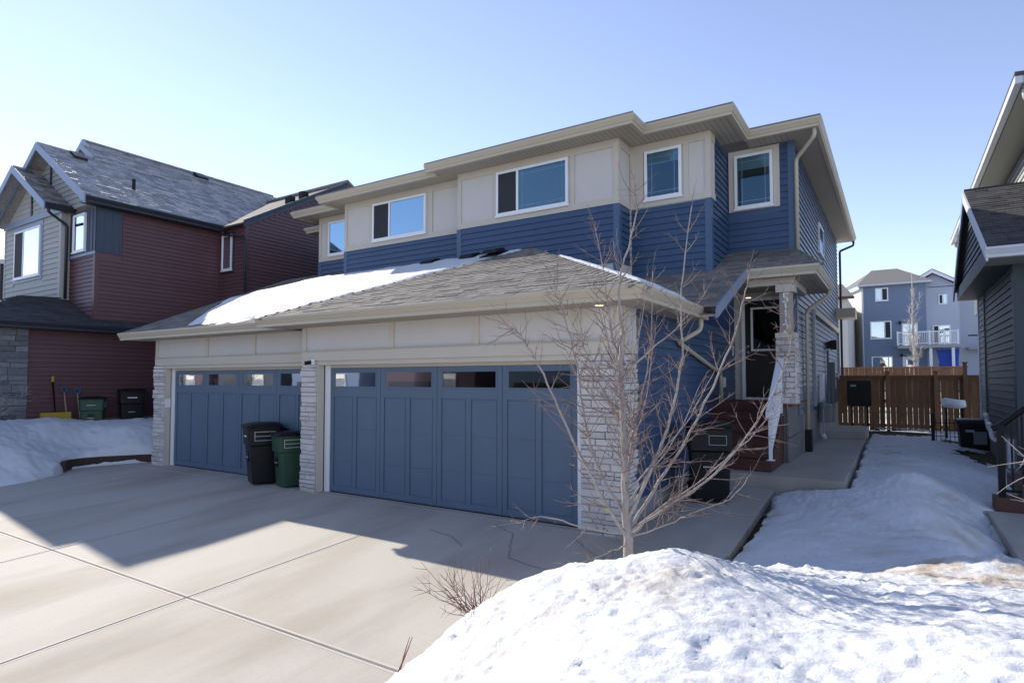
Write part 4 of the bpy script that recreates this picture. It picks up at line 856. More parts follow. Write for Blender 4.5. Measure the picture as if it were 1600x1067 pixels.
make('roof_vent', MB().tube([(-19.3, 9.0, 7.6), (-19.3, 9.0, 8.05)], .05, 10), BLACK, RH); make('roof_vent', MB().prism([(-21.1, 8.0, 8.86), (-20.75, 8.0, 8.63), (-20.75, 8.35, 8.63), (-21.1, 8.35, 8.86)], (0, 0, .13)), BLACK, RH, bev=.02); make('roof_vent', MB().prism([(-22.5, 12.6, 9.8), (-22.15, 12.6, 9.57), (-22.15, 13.0, 9.57), (-22.5, 13.0, 9.8)], (0, 0, .16)), BLACK, RH, bev=.02)
# cross wing on the right with its rake
make('rake_board', MB().prism([(-17.0, 11.15, 6.75), (-17.0, 15.3, 9.10), (-17.0, 15.3, 9.33), (-17.0, 11.15, 6.98)], (-.04, 0, 0)), SLATE, RH)
make('roof', MB().prism([(-16.98, 11.05, 6.80), (-16.98, 15.3, 9.20), (-23, 15.3, 9.20), (-19.5, 11.05, 6.80)], (0, 0, .06)), SHING_D, RH); make('roof', MB().prism([(-16.98, 15.3, 9.35), (-16.98, 20, 6.8), (-23, 20, 6.8), (-23, 15.3, 9.35)], (0, 0, .06)), SHING_G, RH)
for y in (13.6, 13.05): make('roof_vent', MB().box(-17.6, y, 6.9+(y-11.05)*.565, -17.35, y+.25, 7.0+(y-11.05)*.565+.17), BLACK, RH, bev=.02)
downspout(RH, [(-18.05, 11.1, 6.76), (-18.05, 11.1, 6.62), (-17.2, 11.18, 6.5), (-16.98, 11.18, 6.3), (-16.98, 11.2, 4.2)], DARKTRIM); downspout(RH, [(-19.7, 7.0, 6.75), (-19.7, 7.0, 6.65), (-19.87, 7.52, 6.4), (-19.87, 7.52, 4.3)], DARKTRIM); downspout(RH, [(-17.95, 9.6, 3.3), (-17.95, 9.6, 2.9), (-18.3, 9.75, 2.75), (-18.33, 10.6, 2.6)], DARKTRIM)
# lower roof skirt
roof_slope(RH, 'lower_roof', (-17.9, 4.6, 3.42), (0, 1), (-1, 0), .42, [(0, 0), (8, 0), (8, .52), (3.06, .52), (3.06, 2.04), (1.9, 2.04)], SHING_D, rs=41)
make('lower_roof', MB().prism([(-17.9, 4.6, 3.40), (-25, 4.6, 3.40), (-25, 6.6, 4.25), (-19.9, 6.6, 4.25)], (0, 0, .03)), SHING_D, RH); make('lower_roof', MB().prism([(-19.9, 6.5, 4.25), (-25, 6.5, 4.25), (-25, 7.45, 4.4), (-19.9, 7.45, 4.3)], (0, 0, .03)), SHING_D, RH)
gutter(RH, [(-17.86, 12.6, 3.44), (-17.86, 4.56, 3.44)], DARKTRIM); make('soffit', MB().box(-18.4, 4.7, 3.27, -17.98, 12.6, 3.285), DARKTRIM, RH)
rwall(F(5.4), -24.5, -18.521, .0, 3.3, GREYLAP)
sp = make('stone_veneer', MB().box(-18.44, 5.33, .2, -18.36, 6.19, 3.27), MORTAR, RH); stones(sp, RR(-18.36), 5.33, 6.19, .4, 3.26, STONE_D, random.Random(4), hmin=.1, hmax=.2, lmin=.2, lmax=.5)
# leaning tools
def tool(name, label, cat, x, y, z0, z1, shaft, grip, extra=None):
    t = thing(name, label, cat, (x, y, z0), 'snow tools leaning on the red wall')
    make('shaft', MB().tube([(x, y, z0), (x-.30, y, z1)], .018, 8), shaft, t, smooth=True)
    mb = MB(); xt, zt_ = x-.30, z1
    if grip == 'D': mb.tube([(xt, y, zt_-.02), (xt, y-.07, zt_+.09), (xt, y-.07, zt_+.13), (xt, y+.07, zt_+.13), (xt, y+.07, zt_+.09), (xt, y, zt_-.02)], .02, 8); make('grip', mb, TEAL, t)
    else: mb.tube([(xt, y, zt_), (xt, y, zt_+.14)], .03, 8); make('grip', mb, YELLOW, t)
    if extra == 'blade': make('blade', MB().hexa([(x-.02, y-.33, z0), (x-.02, y+.33, z0), (x+.06, y+.33, z0-.02), (x+.06, y-.33, z0-.02), (x-.12, y-.33, z0+.42), (x-.12, y+.33, z0+.42), (x-.09, y+.33, z0+.42), (x-.09, y-.33, z0+.42)]) or MB().box(x-.10, y-.33, z0, x-.03, y+.33, z0+.42), YELLOW, t)
    if extra == 'scoop': make('blade', MB().box(x-.06, y-.2, z0-.3, x-.02, y+.2, z0+.1), TEAL, t)
    return t
tool('snow_pusher', 'snow pusher with yellow blade and black shaft leaning on red wall', 'snow shovel', -18.02, 6.72, .75, 1.95, BLACKM, 'T', 'blade')
tool('snow_shovel', 'wooden handled snow shovel with blue grip, nearer the yellow blade', 'snow shovel', -18.02, 6.98, .7, 1.66, ASHWOOD, 'D', 'scoop')
tool('snow_shovel', 'wooden handled snow shovel with blue grip, beside the lime scraper', 'snow shovel', -18.02, 7.28, .7, 1.62, ASHWOOD, 'D', 'scoop')
t = thing('ice_scraper', 'lime green plastic scraper leaning by the green cart', 'scraper', (-18.0, 7.33, .8), 'snow tools leaning on the red wall'); make('shaft', MB().tube([(-18.0, 7.28, .7), (-18.05, 7.40, 1.35)], .025, 8), LIME, t); make('grip', MB().tube([(-18.05, 7.33, 1.36), (-18.05, 7.50, 1.38)], .03, 8), LIME, t)
# timber edging along the drive
mb = MB(); te = thing('timber_edging', 'weathered brown timber edging between snow pile and driveway', 'garden edging', (-15.9, 7, 0))
pts = [(-15.2, 8.2), (-15.75, 7.55), (-16.05, 7.0), (-16.15, 6.6), (-16.1, 6.3), (-15.9, 6.1), (-15.7, 6.0)]
for (a, b) in zip(pts[:-1], pts[1:]):
    A, B = Vector((*a, 0)), Vector((*b, 0)); d = (B-A).normalized(); n = Vector((-d.y, d.x, 0))*.05; z0, z1 = -.08, .17
    mb = MB(); mb.hexa([A-n+Vector((0, 0, z0)), B-n+Vector((0, 0, z0)), B+n+Vector((0, 0, z0)), A+n+Vector((0, 0, z0)), A-n+Vector((0, 0, z1)), B-n+Vector((0, 0, z1)), B+n+Vector((0, 0, z1)), A+n+Vector((0, 0, z1))]); make('timber', mb, TIMBER, te, bev=.008)
# sliver of the next house to the left
LH = thing('grey_house', 'dark grey house with shingled roof at the far left edge', 'house', (-33, 9, .5))
make('wall', MB().box(-38, 9, .2, -29.6, 20, 6.6), BG_DARK, LH); make('roof', MB().prism([(-29.2, 8.6, 6.6), (-29.2, 20.4, 6.6), (-33.8, 20.4, 9.4), (-33.8, 8.6, 9.4)], (0, 0, .08)), SHING_G, LH); make('roof', MB().prism([(-38.4, 8.6, 6.6), (-38.4, 20.4, 6.6), (-33.8, 20.4, 9.4), (-33.8, 8.6, 9.4)], (0, 0, .08)), SHING_G, LH); make('gutter', MB().box(-29.2, 8.6, 6.5, -29.05, 20.4, 6.66), WHITE, LH)

# ------------------------------------------------------------------ charcoal house on the right
CH = thing('charcoal_house', 'charcoal sided house with side gable and black railing at right edge', 'house', (2.2, 13, .2))
def cw(fr, u0, u1, z0, z1, m): return wall(fr, u0, u1, z0, z1, m, -.12, CH)
cw(LL(1.72), 13.1, 17.15, .4, 4.3, RHOUSE); cw(F(13.1), 1.84, 6, .4, 4.3, RTRIM); cw(LL(1.76), 17.151, 18.8, .3, 4.2, GREYLAP); cw(LL(2.3), 12.9, 26, 4.2, 6.75, RHOUSE); cw(F(12.9), 2.42, 8, 4.2, 6.75, RHOUSE)  # rear strip of the side wall: sunlight put in as paler siding colour
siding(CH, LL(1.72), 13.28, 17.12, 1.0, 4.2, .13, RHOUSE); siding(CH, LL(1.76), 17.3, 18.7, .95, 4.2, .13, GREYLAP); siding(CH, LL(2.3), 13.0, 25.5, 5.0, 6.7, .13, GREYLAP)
fb('foundation', LL(1.72), 13.15, 18.7, .2, .99, -.05, .012, CONC_P, CH)
fb('corner_post', LL(1.72), 13.08, 13.28, .5, 4.25, .001, .03, RTRIM, CH); fb('corner_post', F(13.1), 1.69, 1.9, .5, 4.25, .001, .03, RTRIM, CH); fb('corner_post', LL(1.76), 18.7, 18.82, .9, 4.2, .001, .04, WHITE, CH); fb('corner_post', LL(1.72), 17.05, 17.16, .9, 4.2, .02, .045, RHOUSE, CH)
siding(CH, F(13.1), 1.9, 3.4, 1.2, 4.1, .13, RTRIM); window(CH, F(13.1), 2.05, 2.9, 2.2, 3.5, proud=.07, fm=RTRIM)
# side gable roof: ridge along x
roof_slope(CH, 'gable_roof', (1.28, 12.2, 4.10), (1, 0), (0, 1), .53, [(0, 0), (3.2, 0), (3.2, 3.5), (0, 3.5)], SHING_D, singles=220, rs=51)
make('gable_roof', MB().prism([(1.28, 15.7, 5.95), (4.5, 15.7, 5.95), (4.5, 18.9, 4.2), (1.28, 18.9, 4.2)], (0, 0, .05)), SHING_D, CH)
make('gable_wall', MB().prism([(1.40, 12.5, 4.05), (1.40, 18.75, 4.05), (1.40, 15.7, 5.72)], (.1, 0, 0)), RHOUSE, CH)
siding(CH, LL(1.40), 0, 0, 4.28, 5.65, .13, RHOUSE, clip=lambda z: (15.7-(5.75-z)/.55, 15.7+(5.75-z)/.55), name='siding_board')
make('gable_wall', MB().box(1.33, 12.75, 3.98, 1.72, 18.8, 4.27), RHOUSE, CH)
for (y, z) in ((12.2, 4.10), (18.92, 4.18)):
    make('rake_board', MB().prism([(1.28, 15.7, 5.94), (1.28, y, z), (1.28, y, z-.2), (1.28, 15.7, 5.72)], (-.03, 0, 0)), RGUT if y < 15 else FASCIA_B, CH)
gutter(CH, [(4.5, 12.16, 4.12), (1.24, 12.16, 4.12)], RGUT); make('soffit', MB().box(1.3, 12.3, 3.95, 4.4, 13.1, 3.965), RSOFF, CH)
gutter(CH, [(1.69, 26.0, 6.85), (1.69, 12.3, 6.85), (8, 12.3, 6.85)][::-1][0:0] or [(8, 12.3, 6.85), (1.69, 12.3, 6.85), (1.69, 26.0, 6.85)][::-1], RGUT) if False else make('gutter', MB().box(1.69, 12.3, 6.72, 1.80, 26, 6.85), RGUT, CH, bev=.02)
make('gutter', MB().box(1.80, 12.3, 6.72, 8, 12.41, 6.849), RGUT, CH, bev=.02)
make('soffit', MB().box(1.8, 12.41, 6.70, 2.42, 26, 6.715), RSOFF, CH); make('soffit', MB().box(2.42, 12.41, 6.701, 8, 12.9, 6.716), RSOFF, CH); make('roof', MB().prism([(1.7, 12.3, 6.86), (1.7, 26, 6.86), (6, 20, 8.4), (6, 17, 8.4)], (0, 0, .06)), SHING_D, CH)
downspout(CH, [(1.85, 12.55, 6.72), (1.85, 12.55, 6.55), (2.2, 12.8, 6.4), (2.27, 12.85, 5.2)], RGUT, .04); downspout(CH, [(1.8, 25.6, 6.72), (1.8, 25.6, 6.6), (2.2, 25.6, 6.4)], RGUT, .04)
for (y, z) in ((15.2, 1.0), (14.7, .85)): downspout(CH, [(1.72, y, z), (1.52, y, z), (1.48, y-.05, z+.3), (1.45, y-.2, z+.32)], WHITE, .045, 'vent_pipe')
fb('meter_cover', LL(1.72), 13.6, 13.8, .45, .95, .02, .1, WHITEP, CH)
# its steps and railing
st = make('porch_steps', MB().box(1.12, 10.78, .1, 3.2, 11.1, .36), BROWN, CH, bev=.006)
for i in range(1, 5): make('step_board', MB().box(1.12+i*.3, 10.80, .362, 3.2, 12.2, .36+i*.18), BROWN, st, bev=.006)
rl = make('hand_rail', MB().tube([(1.12, 10.86, 1.30), (1.22, 10.86, 1.36), (1.9, 10.86, 1.98), (3.0, 10.86, 2.0)], .04, 10), BLACKM, CH, smooth=True)
make('newel_post', MB().box(1.17, 10.82, .36, 1.25, 10.90, 1.36), BLACKM, rl)
for i in range(9): x = 1.33+i*.115; make('picket', MB().box(x-.012, 10.85, .42+(i > 2)*.18*(i-2)*.5, x+.012, 10.875, min(1.96, 1.40+(x-1.22)*.9)), BLACKM, rl)
make('bottom_rail', MB().hexa([(1.25, 10.84, .44), (1.25, 10.88, .44), (2.3, 10.88, .95), (2.3, 10.84, .95), (1.25, 10.84, .48), (1.25, 10.88, .48), (2.3, 10.88, .99), (2.3, 10.84, .99)]) if False else MB().box(1.25, 10.84, .43, 2.4, 10.88, .465), BLACKM, rl)

# ------------------------------------------------------------------ things in the side yard
t = thing('storage_bin', 'square black plastic bin with flat lid against the charcoal house', 'bin', (1.45, 17.3, .42))
mb = MB(); mb.loft([rrect(.40, 1.45, 17.3, .52, .6, .04), rrect(1.02, 1.45, 17.3, .58, .66, .05)]); make('body', mb, BLACK, t); mb = MB(); mb.loft([rrect(1.025, 1.45, 17.3, .64, .72, .05), rrect(1.09, 1.45, 17.3, .62, .70, .05), rrect(1.11, 1.45, 17.3, .5, .58, .05)]); make('lid', mb, BLACK, t)
make('latch', MB().box(1.28, 16.94, .82, 1.44, 16.98, .88), GREYPIPE, t); make('front_plate', MB().box(1.42, 16.955, .56, 1.66, 16.985, .84), GREYBOX, t)
t = thing('wire_fence_panel', 'small black wire fence panel leaning beside the black bin', 'fence panel', (1.0, 17.8, .42))
for i in range(5): make('wire', MB().tube([(.78+i*.09, 17.85, .40), (.78+i*.09, 17.95, 1.05)], .008, 6), BLACKM, t)
for i in range(4): make('wire', MB().tube([(.74, 17.86+i*.025, .48+i*.16), (1.2, 17.86+i*.025, .48+i*.16)], .008, 6), BLACKM, t)
make('end_post', MB().box(.68, 17.85, .38, .75, 17.92, 1.2), BLACKM, t)
t = thing('rolled_sheet', 'roll of clear plastic sheeting on a stand by the fence', 'plastic roll', (1.25, 19.6, .45)); make('roll', MB().tube([(.98, 19.6, 1.38), (1.05, 19.6, 1.40), (1.35, 19.6, 1.36), (1.5, 19.6, 1.38)], [.10, .13, .12, .09], 12), WHITEP, t, smooth=True)
for x in (1.08, 1.42): make('stand_leg', MB().box(x-.02, 19.58, .4, x+.02, 19.62, 1.3), BLACKM, t)
t = thing('condenser_unit', 'black louvred condenser unit bracketed to the duplex wall before the fence', 'air conditioner', (-1.0, 20.6, 1.2))
make('case', MB().box(-1.26, 20.5, 1.24, -.64, 20.85, 1.98), BLACKM, t, bev=.015)
for i in range(12): make('louvre', MB().box(-1.22, 20.47, 1.29+i*.055, -.68, 20.50, 1.315+i*.055), BLACK, t)
make('maker_plate', MB().box(-1.16, 20.462, 1.80, -1.02, 20.469, 1.86), GREYPIPE, t)
for x in (-1.15, -.75): make('bracket', MB().box(x-.025, 20.52, 1.18, x+.025, 21.3, 1.24), BLACKM, t)
for x in (-1.15, -.75): make('stand_leg', MB().box(x-.025, 20.7, .45, x+.025, 20.75, 1.18), BLACKM, t)
# fence
fn = thing('board_fence', 'brown stained wooden board fence closing the side yard', 'fence', (.3, 22, .4)); rf = random.Random(9)
bmsh = []
for k in range(4):
    mb = MB(); mb.box(-.070+.0015*k, -.01, 0, .069, .01, 1.66); bmsh.append(mesh('picket', mb, WOODF))
x = -1.56
while x < 2.45:
    if abs(x+.24) > .09: o = piece('picket', bmsh[rf.randrange(4)], fn, (x, 22.0+rf.uniform(-.006, .006), .44+rf.uniform(-.01, .01))); o.rotation_euler = (0, rf.uniform(-.006, .006), 0)
    x += .145+rf.uniform(-.006, .006)
make('top_rail', MB().box(-1.6, 21.93, 2.09, 2.48, 22.06, 2.14), WOODF, fn); make('top_fascia', MB().box(-1.6, 21.955, 1.98, 2.48, 21.985, 2.09), WOODF, fn); make('bottom_rail', MB().box(-1.6, 22.012, .55, 2.48, 22.05, .64), WOODF, fn); make('middle_rail', MB().box(-1.6, 22.012, 1.3, 2.48, 22.05, 1.39), WOODF, fn)
for px in (-.24, .98, 1.68):
    p = make('fence_post', MB().box(px-.05, 21.88, .3, px+.05, 21.975, 2.24+(.25 if px > 1.5 else 0)), WOODF, fn, bev=.006); make('post_cap', MB().box(px-.075, 21.855, 2.24+(.25 if px > 1.5 else 0), px+.075, 22.0, 2.27+(.25 if px > 1.5 else 0)), WOODF, p)
fn2 = thing('back_fence', 'second brown wooden fence standing beyond the side yard fence', 'fence', (0, 27, .5))
for i in range(46): piece('picket', bmsh[i % 4], fn2, (-4.5+i*.148, 30.0, .84))
make('top_rail', MB().box(-4.6, 29.94, 2.5, 2.4, 30.06, 2.55), WOODF, fn2); make('middle_rail', MB().box(-4.6, 30.012, 1.5, 2.4, 30.05, 1.6), WOODF, fn2)

# ------------------------------------------------------------------ houses behind
def far_house(name, label, x0, x1, y0, y1, zb, ze, m, sidem, roof, ov=.35):
    h = thing(name, label, 'house', ((x0+x1)/2, y0, zb)); make('wall', MB().box(x0, y0, zb, x1, y0+.15, ze), m, h); make('side_wall', MB().box(x0-.01, y0+.151, zb, x0+.12, y1, ze), sidem, h); make('side_wall', MB().box(x1-.12, y0+.151, zb, x1+.01, y1, ze), sidem, h)
    make('corner_post', MB().box(x0-.05, y0-.03, zb, x0+.09, y0+.1, ze), m, h)
    return h
H1 = far_house('slate_blue_house', 'slate blue three level house with hip roof beyond the fence', -2.03, 1.95, 54, 66, 1.6, 9.25, BG_BLUE, BG_BEIGE, None)
make('roof', MB().prism([(-2.4, 53.6, 9.3), (2.3, 53.6, 9.3), (2.3, 53.62, 9.3), (.2, 58, 11.0), (-1.6, 58, 11.0)], (0, 0, .08)), BG_ROOF, H1); make('roof', MB().prism([(-2.4, 53.6, 9.3), (-1.6, 58, 11.0), (-1.6, 63, 11.0), (-2.4, 67, 9.3)], (0, 0, .08)), BG_ROOF, H1); make('roof', MB().prism([(2.3, 53.6, 9.3), (.2, 58, 11.0), (.2, 63, 11.0), (2.3, 67, 9.3)], (0, 0, .08)), BG_ROOF, H1)
make('side_wall', MB().prism([(-2.04, 54.05, 1.6), (-4.6, 61, 1.6), (-4.6, 61, 9.2), (-2.04, 54.05, 9.2)], (.05, .02, 0)), BG_BEIGE, H1); make('roof', MB().prism([(-2.4, 53.7, 9.29), (-5.1, 61, 9.29), (-2.0, 61.2, 11.0), (-1.6, 58, 11.0)], (0, 0, .08)), BG_ROOF, H1); make('gutter', MB().box(-2.42, 53.45, 9.2, 2.32, 53.6, 9.34), RGUT, H1); make('soffit', MB().box(-2.4, 53.6, 9.22, 2.3, 54, 9.24), RGUT, H1); downspout(H1, [(-2.3, 53.8, 9.2), (-2.15, 54, 8.9), (-2.1, 54, 2)], RGUT, .05)
window(H1, F(54), -1.27, -.41, 8.05, 9.05, split=.5, screen=1, pane=PANE_F, ft=.08, blind='curtain'); window(H1, F(54), -1.65, -.25, 5.15, 6.5, split=.68, screen=1, pane=PANE_F, ft=.08, blind='curtain'); window(H1, F(54), -1.6, -.22, 2.6, 3.8, split=.8, pane=PANE_F, ft=.08, blind='curtain')
window(H1, F(54), .4, 1.4, 4.5, 6.25, split=.5, pane=PANE_F, ft=.09, blind='curtain'); d = fb('patio_door', F(54), .4, 1.4, 1.7, 3.75, .002, .05, WHITE, H1); fb('pane', F(54), .62, 1.18, 2.6, 3.5, .05, .06, PANE_F, d)
for (x, z) in ((.22, 6.2), (.28, 3.75)): fb('wall_lamp', F(54), x, x+.14, z, z+.22, .01, .2, BLACKM, H1)
H2 = far_house('pale_grey_house', 'pale grey house with white gable fascia and deck beyond the fence', 1.95, 4.0, 55, 66, 1.6, 9.0, BG_PALE, BG_BEIGE, None)
make('gable_wall', MB().prism([(1.0, 55, 8.95), (4.0, 55, 8.95), (2.45, 55, 10.0)], (0, .1, 0)), BG_PALE, H2)
for sg, xe in ((-1, .4), (1, 4.4)):
    ze = 10.2-abs(xe-2.4)*.62*.95; make('rake_board', MB().prism([(2.4, 54.6, 10.25), (xe, 54.6, ze), (xe, 54.6, ze-.22), (2.4, 54.6, 10.0)], (0, -.06, 0)), WHITE, H2); make('roof', MB().prism([(2.4, 54.6, 10.26), (xe, 54.6, ze+.01), (xe, 66, ze+.01), (2.4, 66, 10.26)], (0, 0, .07)), BG_ROOF, H2)
window(H2, F(55), 2.75, 3.3, 7.65, 8.4, split=.5, screen=0, pane=PANE_F, ft=.07, blind='curtain'); window(H2, F(55), 2.35, 3.45, 4.6, 6.1, split=.35, screen=0, pane=PANE_F, ft=.08, blind='curtain')
dk = make('deck', MB().box(.1, 52.2, 4.3, 3.9, 54.98, 4.52), GREYPIPE, H2)
for (a, b) in ((.12, 2.05), (2.05, 3.7)):
    make('deck_rail', MB().box(a, 52.22, 5.42, b, 52.30, 5.50), WHITE, dk); make('deck_rail', MB().box(a, 52.23, 4.6, b, 52.29, 4.66), WHITE, dk)
for x in (.12, 1.1, 2.05, 2.9, 3.68): make('rail_post', MB().box(x-.05, 52.2, 4.52, x+.05, 52.3, 5.55), WHITE, dk)
for i in range(32): make('picket', MB().box(.2+i*.11, 52.245, 4.66, .23+i*.11, 52.275, 5.42), WHITE, dk)
for x in (2.1, 3.4): make('deck_post', MB().box(x-.09, 52.4, 1.6, x+.09, 52.58, 4.3), WHITE, dk)
tp_ = make('tarp', MB().prism([(2.45, 53, 4.15), (2.6, 52.9, 3.3), (2.5, 53, 2.2), (3.2, 52.8, 2.1), (3.75, 53, 2.2), (3.72, 52.9, 3.5), (3.8, 53, 4.2)], (0, .15, 0)), BLUETARP); tag(tp_, 'bright blue tarp hanging under the far white deck', 'tarp')
H3 = far_house('beige_house', 'beige sided house corner with brown eave just past the duplex', -6.5, -2.75, 47, 58, 1.4, 7.6, BG_BEIGE, BG_BEIGE, None); make('roof', MB().prism([(-6.8, 46.6, 7.6), (-2.35, 46.6, 7.6), (-3.2, 50, 8.9), (-6, 50, 8.9)], (0, 0, .1)), BG_ROOF, H3); make('gutter', MB().box(-6.8, 46.5, 7.5, -2.3, 46.6, 7.66), BROWN, H3)
H4 = far_house('lavender_grey_house', 'lavender grey house with dark side wall beside the pale grey house', 4.25, 9, 58, 68, 1.6, 8.6, BG_PALE, BG_DARK, None); make('roof', MB().prism([(3.9, 57.6, 8.7), (9.4, 57.6, 8.7), (7, 62, 10.6), (5, 62, 10.3)], (0, 0, .1)), BG_ROOF, H4); make('balcony', MB().box(4.6, 56.6, 4.3, 7, 58, 4.5), GREYPIPE, H4); make('balcony_rail', MB().box(4.6, 56.6, 5.3, 7, 56.68, 5.4), BLACKM, H4)

# ------------------------------------------------------------------ trees and twigs
def smooth(pts, n=4, wob=.0, rng=random):
    P = [Vector(p) for p in pts]; out = []
    for i in range(len(P)-1):
        a, b, c, d = P[max(i-1, 0)], P[i], P[i+1], P[min(i+2, len(P)-1)]
        for k in range(n):
            t = k/n; out.append(.5*((2*b)+(c-a)*t+(2*a-5*b+4*c-d)*t*t+(3*b-a-3*c+d)*t**3)+Vector((rng.uniform(-1, 1), rng.uniform(-1, 1), rng.uniform(-1, 1)))*wob)
    out.append(P[-1]); return out
def grow(mb, base, d, ln, r, rng, level, maxl, up=.25, dens=1.0):
    n = max(3, int(ln/.07)); p = Vector(base); pts = [p.copy()]; dd = Vector(d).normalized()
    for i in range(n):
        dd = (dd+Vector((rng.gauss(0, .13), rng.gauss(0, .13), rng.gauss(0, .10)+up*.16))).normalized(); p = p+dd*ln/n; pts.append(p.copy())
    mb.tube(pts, [r*(1-.72*i/n) for i in range(n+1)], 4 if level > 1 else 5, cap=False)
    if level < maxl:
        k = int(ln/.085*rng.uniform(.7, 1.1)); ang = rng.uniform(0, 6.28)
        for j in range(k):
            f = rng.uniform(.15, .98); q = pts[int(f*n)]; dq = (pts[min(n, int(f*n)+1)]-pts[max(0, int(f*n)-1)]).normalized(); ang += 2.4
            s = dq.orthogonal().normalized(); s.rotate(Matrix.Rotation(ang, 3, dq)); c = dq*.75+s*rng.uniform(.5, 1.0)
            grow(mb, q, c, ln*rng.uniform(.22, .5)*(1.1-.5*f), max(.0022, r*.55), rng, level+1, maxl, up)
RIGHT = Vector((math.cos(YAW), math.sin(YAW), 0)); FWD = Vector((-math.sin(YAW), math.cos(YAW), 0))
T0 = Vector((-1.93, 4.82, .40))
def TP(a, h, b=0): return T0+(RIGHT*a+FWD*b+Vector((0, 0, h)))*.85
tr = thing('bare_tree', 'young leafless tree with pale bark in the snow before the right garage pillar', 'tree', tuple(T0)); rt = random.Random(12)
def limb(pts, r0, r1, name='limb', tw=1.0, tl=.34):
    if name != 'trunk': r0 *= .78; r1 *= .8; pts = [(pts[0][0]*.5, pts[0][1]+.02, *pts[0][2:])]+pts[1:]
    P = smooth([TP(*p) for p in pts], 5, .007, rt); n = len(P)-1
    make(name, MB().tube(P, [r0+(r1-r0)*(i/n)**.8 for i in range(n+1)], 7), BARK, tr, smooth=True); L = sum((P[i+1]-P[i]).length for i in range(n))
    if name == 'trunk': return P
    k = int(L/.068*tw); ang = rt.uniform(0, 6)
    for j in range(k):
        f = rt.uniform(.16, .99); i = min(n-1, int(f*n)); dq = (P[i+1]-P[i]).normalized(); ang += 2.4+rt.uniform(-.4, .4); s = dq.orthogonal().normalized(); s.rotate(Matrix.Rotation(ang, 3, dq))
        grow(TWG, P[i], dq*.7+s*rt.uniform(.5, 1.1), rt.uniform(.18, tl*1.25)*(1.25-.5*f), .0048 if f < .6 else .0038, rt, 1, 2, .3)
    grow(TWG, P[-1], (P[-1]-P[-3]), .25, r1, rt, 1, 2, .3)
TWG = MB()
limb([(0, -.25), (.01, .3), (-.01, .55), (-.02, .85), (-.03, 1.45), (-.05, 1.95, .02), (-.03, 2.35)], .047, .022, 'trunk')
limb([(-.03, 2.3), (-.06, 2.55, .03), (-.05, 2.9, .03), (.03, 3.2), (.10, 3.55, -.05), (.10, 3.78, -.05)], .020, .004)
limb([(-.02, 2.0), (-.12, 2.3, .1), (-.16, 2.7, .15), (-.22, 3.1, .15), (-.27, 3.45, .2)], .015, .004)
limb([(-.01, .33), (-.2, .62, -.05), (-.46, 1.12, -.1), (-.68, 1.6, -.1), (-.87, 2.0, -.15), (-1.05, 2.3, -.2), (-1.2, 2.42, -.2)], .022, .004)
limb([(-.02, .5), (-.27, .98, .1), (-.40, 1.5, .15), (-.47, 2.0, .2), (-.58, 2.5, .25), (-.72, 2.95, .3)], .020, .004)
limb([(.0, .48), (.21, .98, -.1), (.40, 1.5, -.15), (.50, 2.1, -.2), (.50, 2.75, -.2), (.60, 3.55, -.25)], .024, .004)
limb([(.03, .38), (.33, .86, .05), (.66, 1.35, .1), (1.03, 2.1, .1), (1.22, 2.62, .15), (1.30, 2.95, .15)], .022, .004)
limb([(.03, .36), (.40, .68, -.15), (.80, 1.0, -.25), (1.25, 1.6, -.3), (1.5, 2.2, -.3), (1.45, 2.7, -.3)], .018, .003)
limb([(.03, .30), (.35, .60, .1), (.72, .80, .2), (1.3, 1.25, .25), (1.72, 1.7, .3)], .016, .003)
limb([(.02, .30), (.28, .50, -.3), (.5, .66, -.45), (.8, .82, -.6), (.95, 1.05, -.7)], .011, .003, tw=.8)
limb([(-.03, .33), (-.5, .45, -.05), (-.82, .55, -.1), (-1.1, .5, -.15)], .012, .002, tw=.8, tl=.22)
limb([(-.02, .22), (-.3, .24, -.3), (-.62, .18, -.5), (-.95, .10, -.6)], .010, .002, tw=.7, tl=.22)
limb([(-.02, .7), (-.10, 1.2, -.3), (-.15, 1.7, -.5), (-.25, 2.3, -.6)], .015, .003)
limb([(-.02, .8), (.12, 1.3, .35), (.2, 1.9, .55), (.28, 2.6, .6)], .015, .003)
limb([(-.03, 1.3), (-.25, 1.75, -.15), (-.5, 2.3, -.2), (-.75, 2.75, -.2)], .012, .003)
limb([(-.02, 1.1), (.15, 1.6, .1), (.28, 2.2, .15), (.32, 3.0, .2)], .013, .003)
for i in range(13):
    h = .5+i*.12; a = rt.uniform(-.75, .9); b = rt.uniform(-.5, .5); t = rt.uniform(1.0, 1.6)*(1.15-.03*i)
    limb([(-.01, h, 0), (a*.30, h+t*.28, b*.35), (a*.68, h+t*.62, b*.7), (a*.95, h+t, b)], .011, .003, tw=.7, tl=.26)
make('twigs', TWG, TWIG, tr, kind='stuff')
rb = TP(-.20, .60, -.04); make('ribbon_tag', MB().box(rb.x-.013, rb.y-.013, rb.z-.012, rb.x+.013, rb.y+.013, rb.z+.012), LIME, tr)
def shrub(name, label, base, n, spread, h, m, rng, lean=(0, 0), lvl=2, r=.004, cat='shrub', up=.15, kind='stem'):
    t = thing(name, label, cat, base)
    for i in range(n):
        a = rng.uniform(0, math.tau); d = Vector((math.cos(a)*spread*rng.random()+lean[0], math.sin(a)*spread*rng.random()+lean[1], 1)); mb = MB()
        b = Vector(base)+Vector((rng.uniform(-.06, .06), rng.uniform(-.06, .06), -.05)); grow(mb, b, d, h*rng.uniform(.55, 1.1), r*rng.uniform(.7, 1.2), rng, 1, lvl, up); make(kind, mb, m, t)
    return t
shrub('red_twig_shrub', 'low bushy red twigged shrub poking out of the snow bank edge', (-2.66, 3.72, .27), 22, 1.3, .56, REDTWIG, random.Random(4), (-.55, -.35), 2, .0034, up=.1)
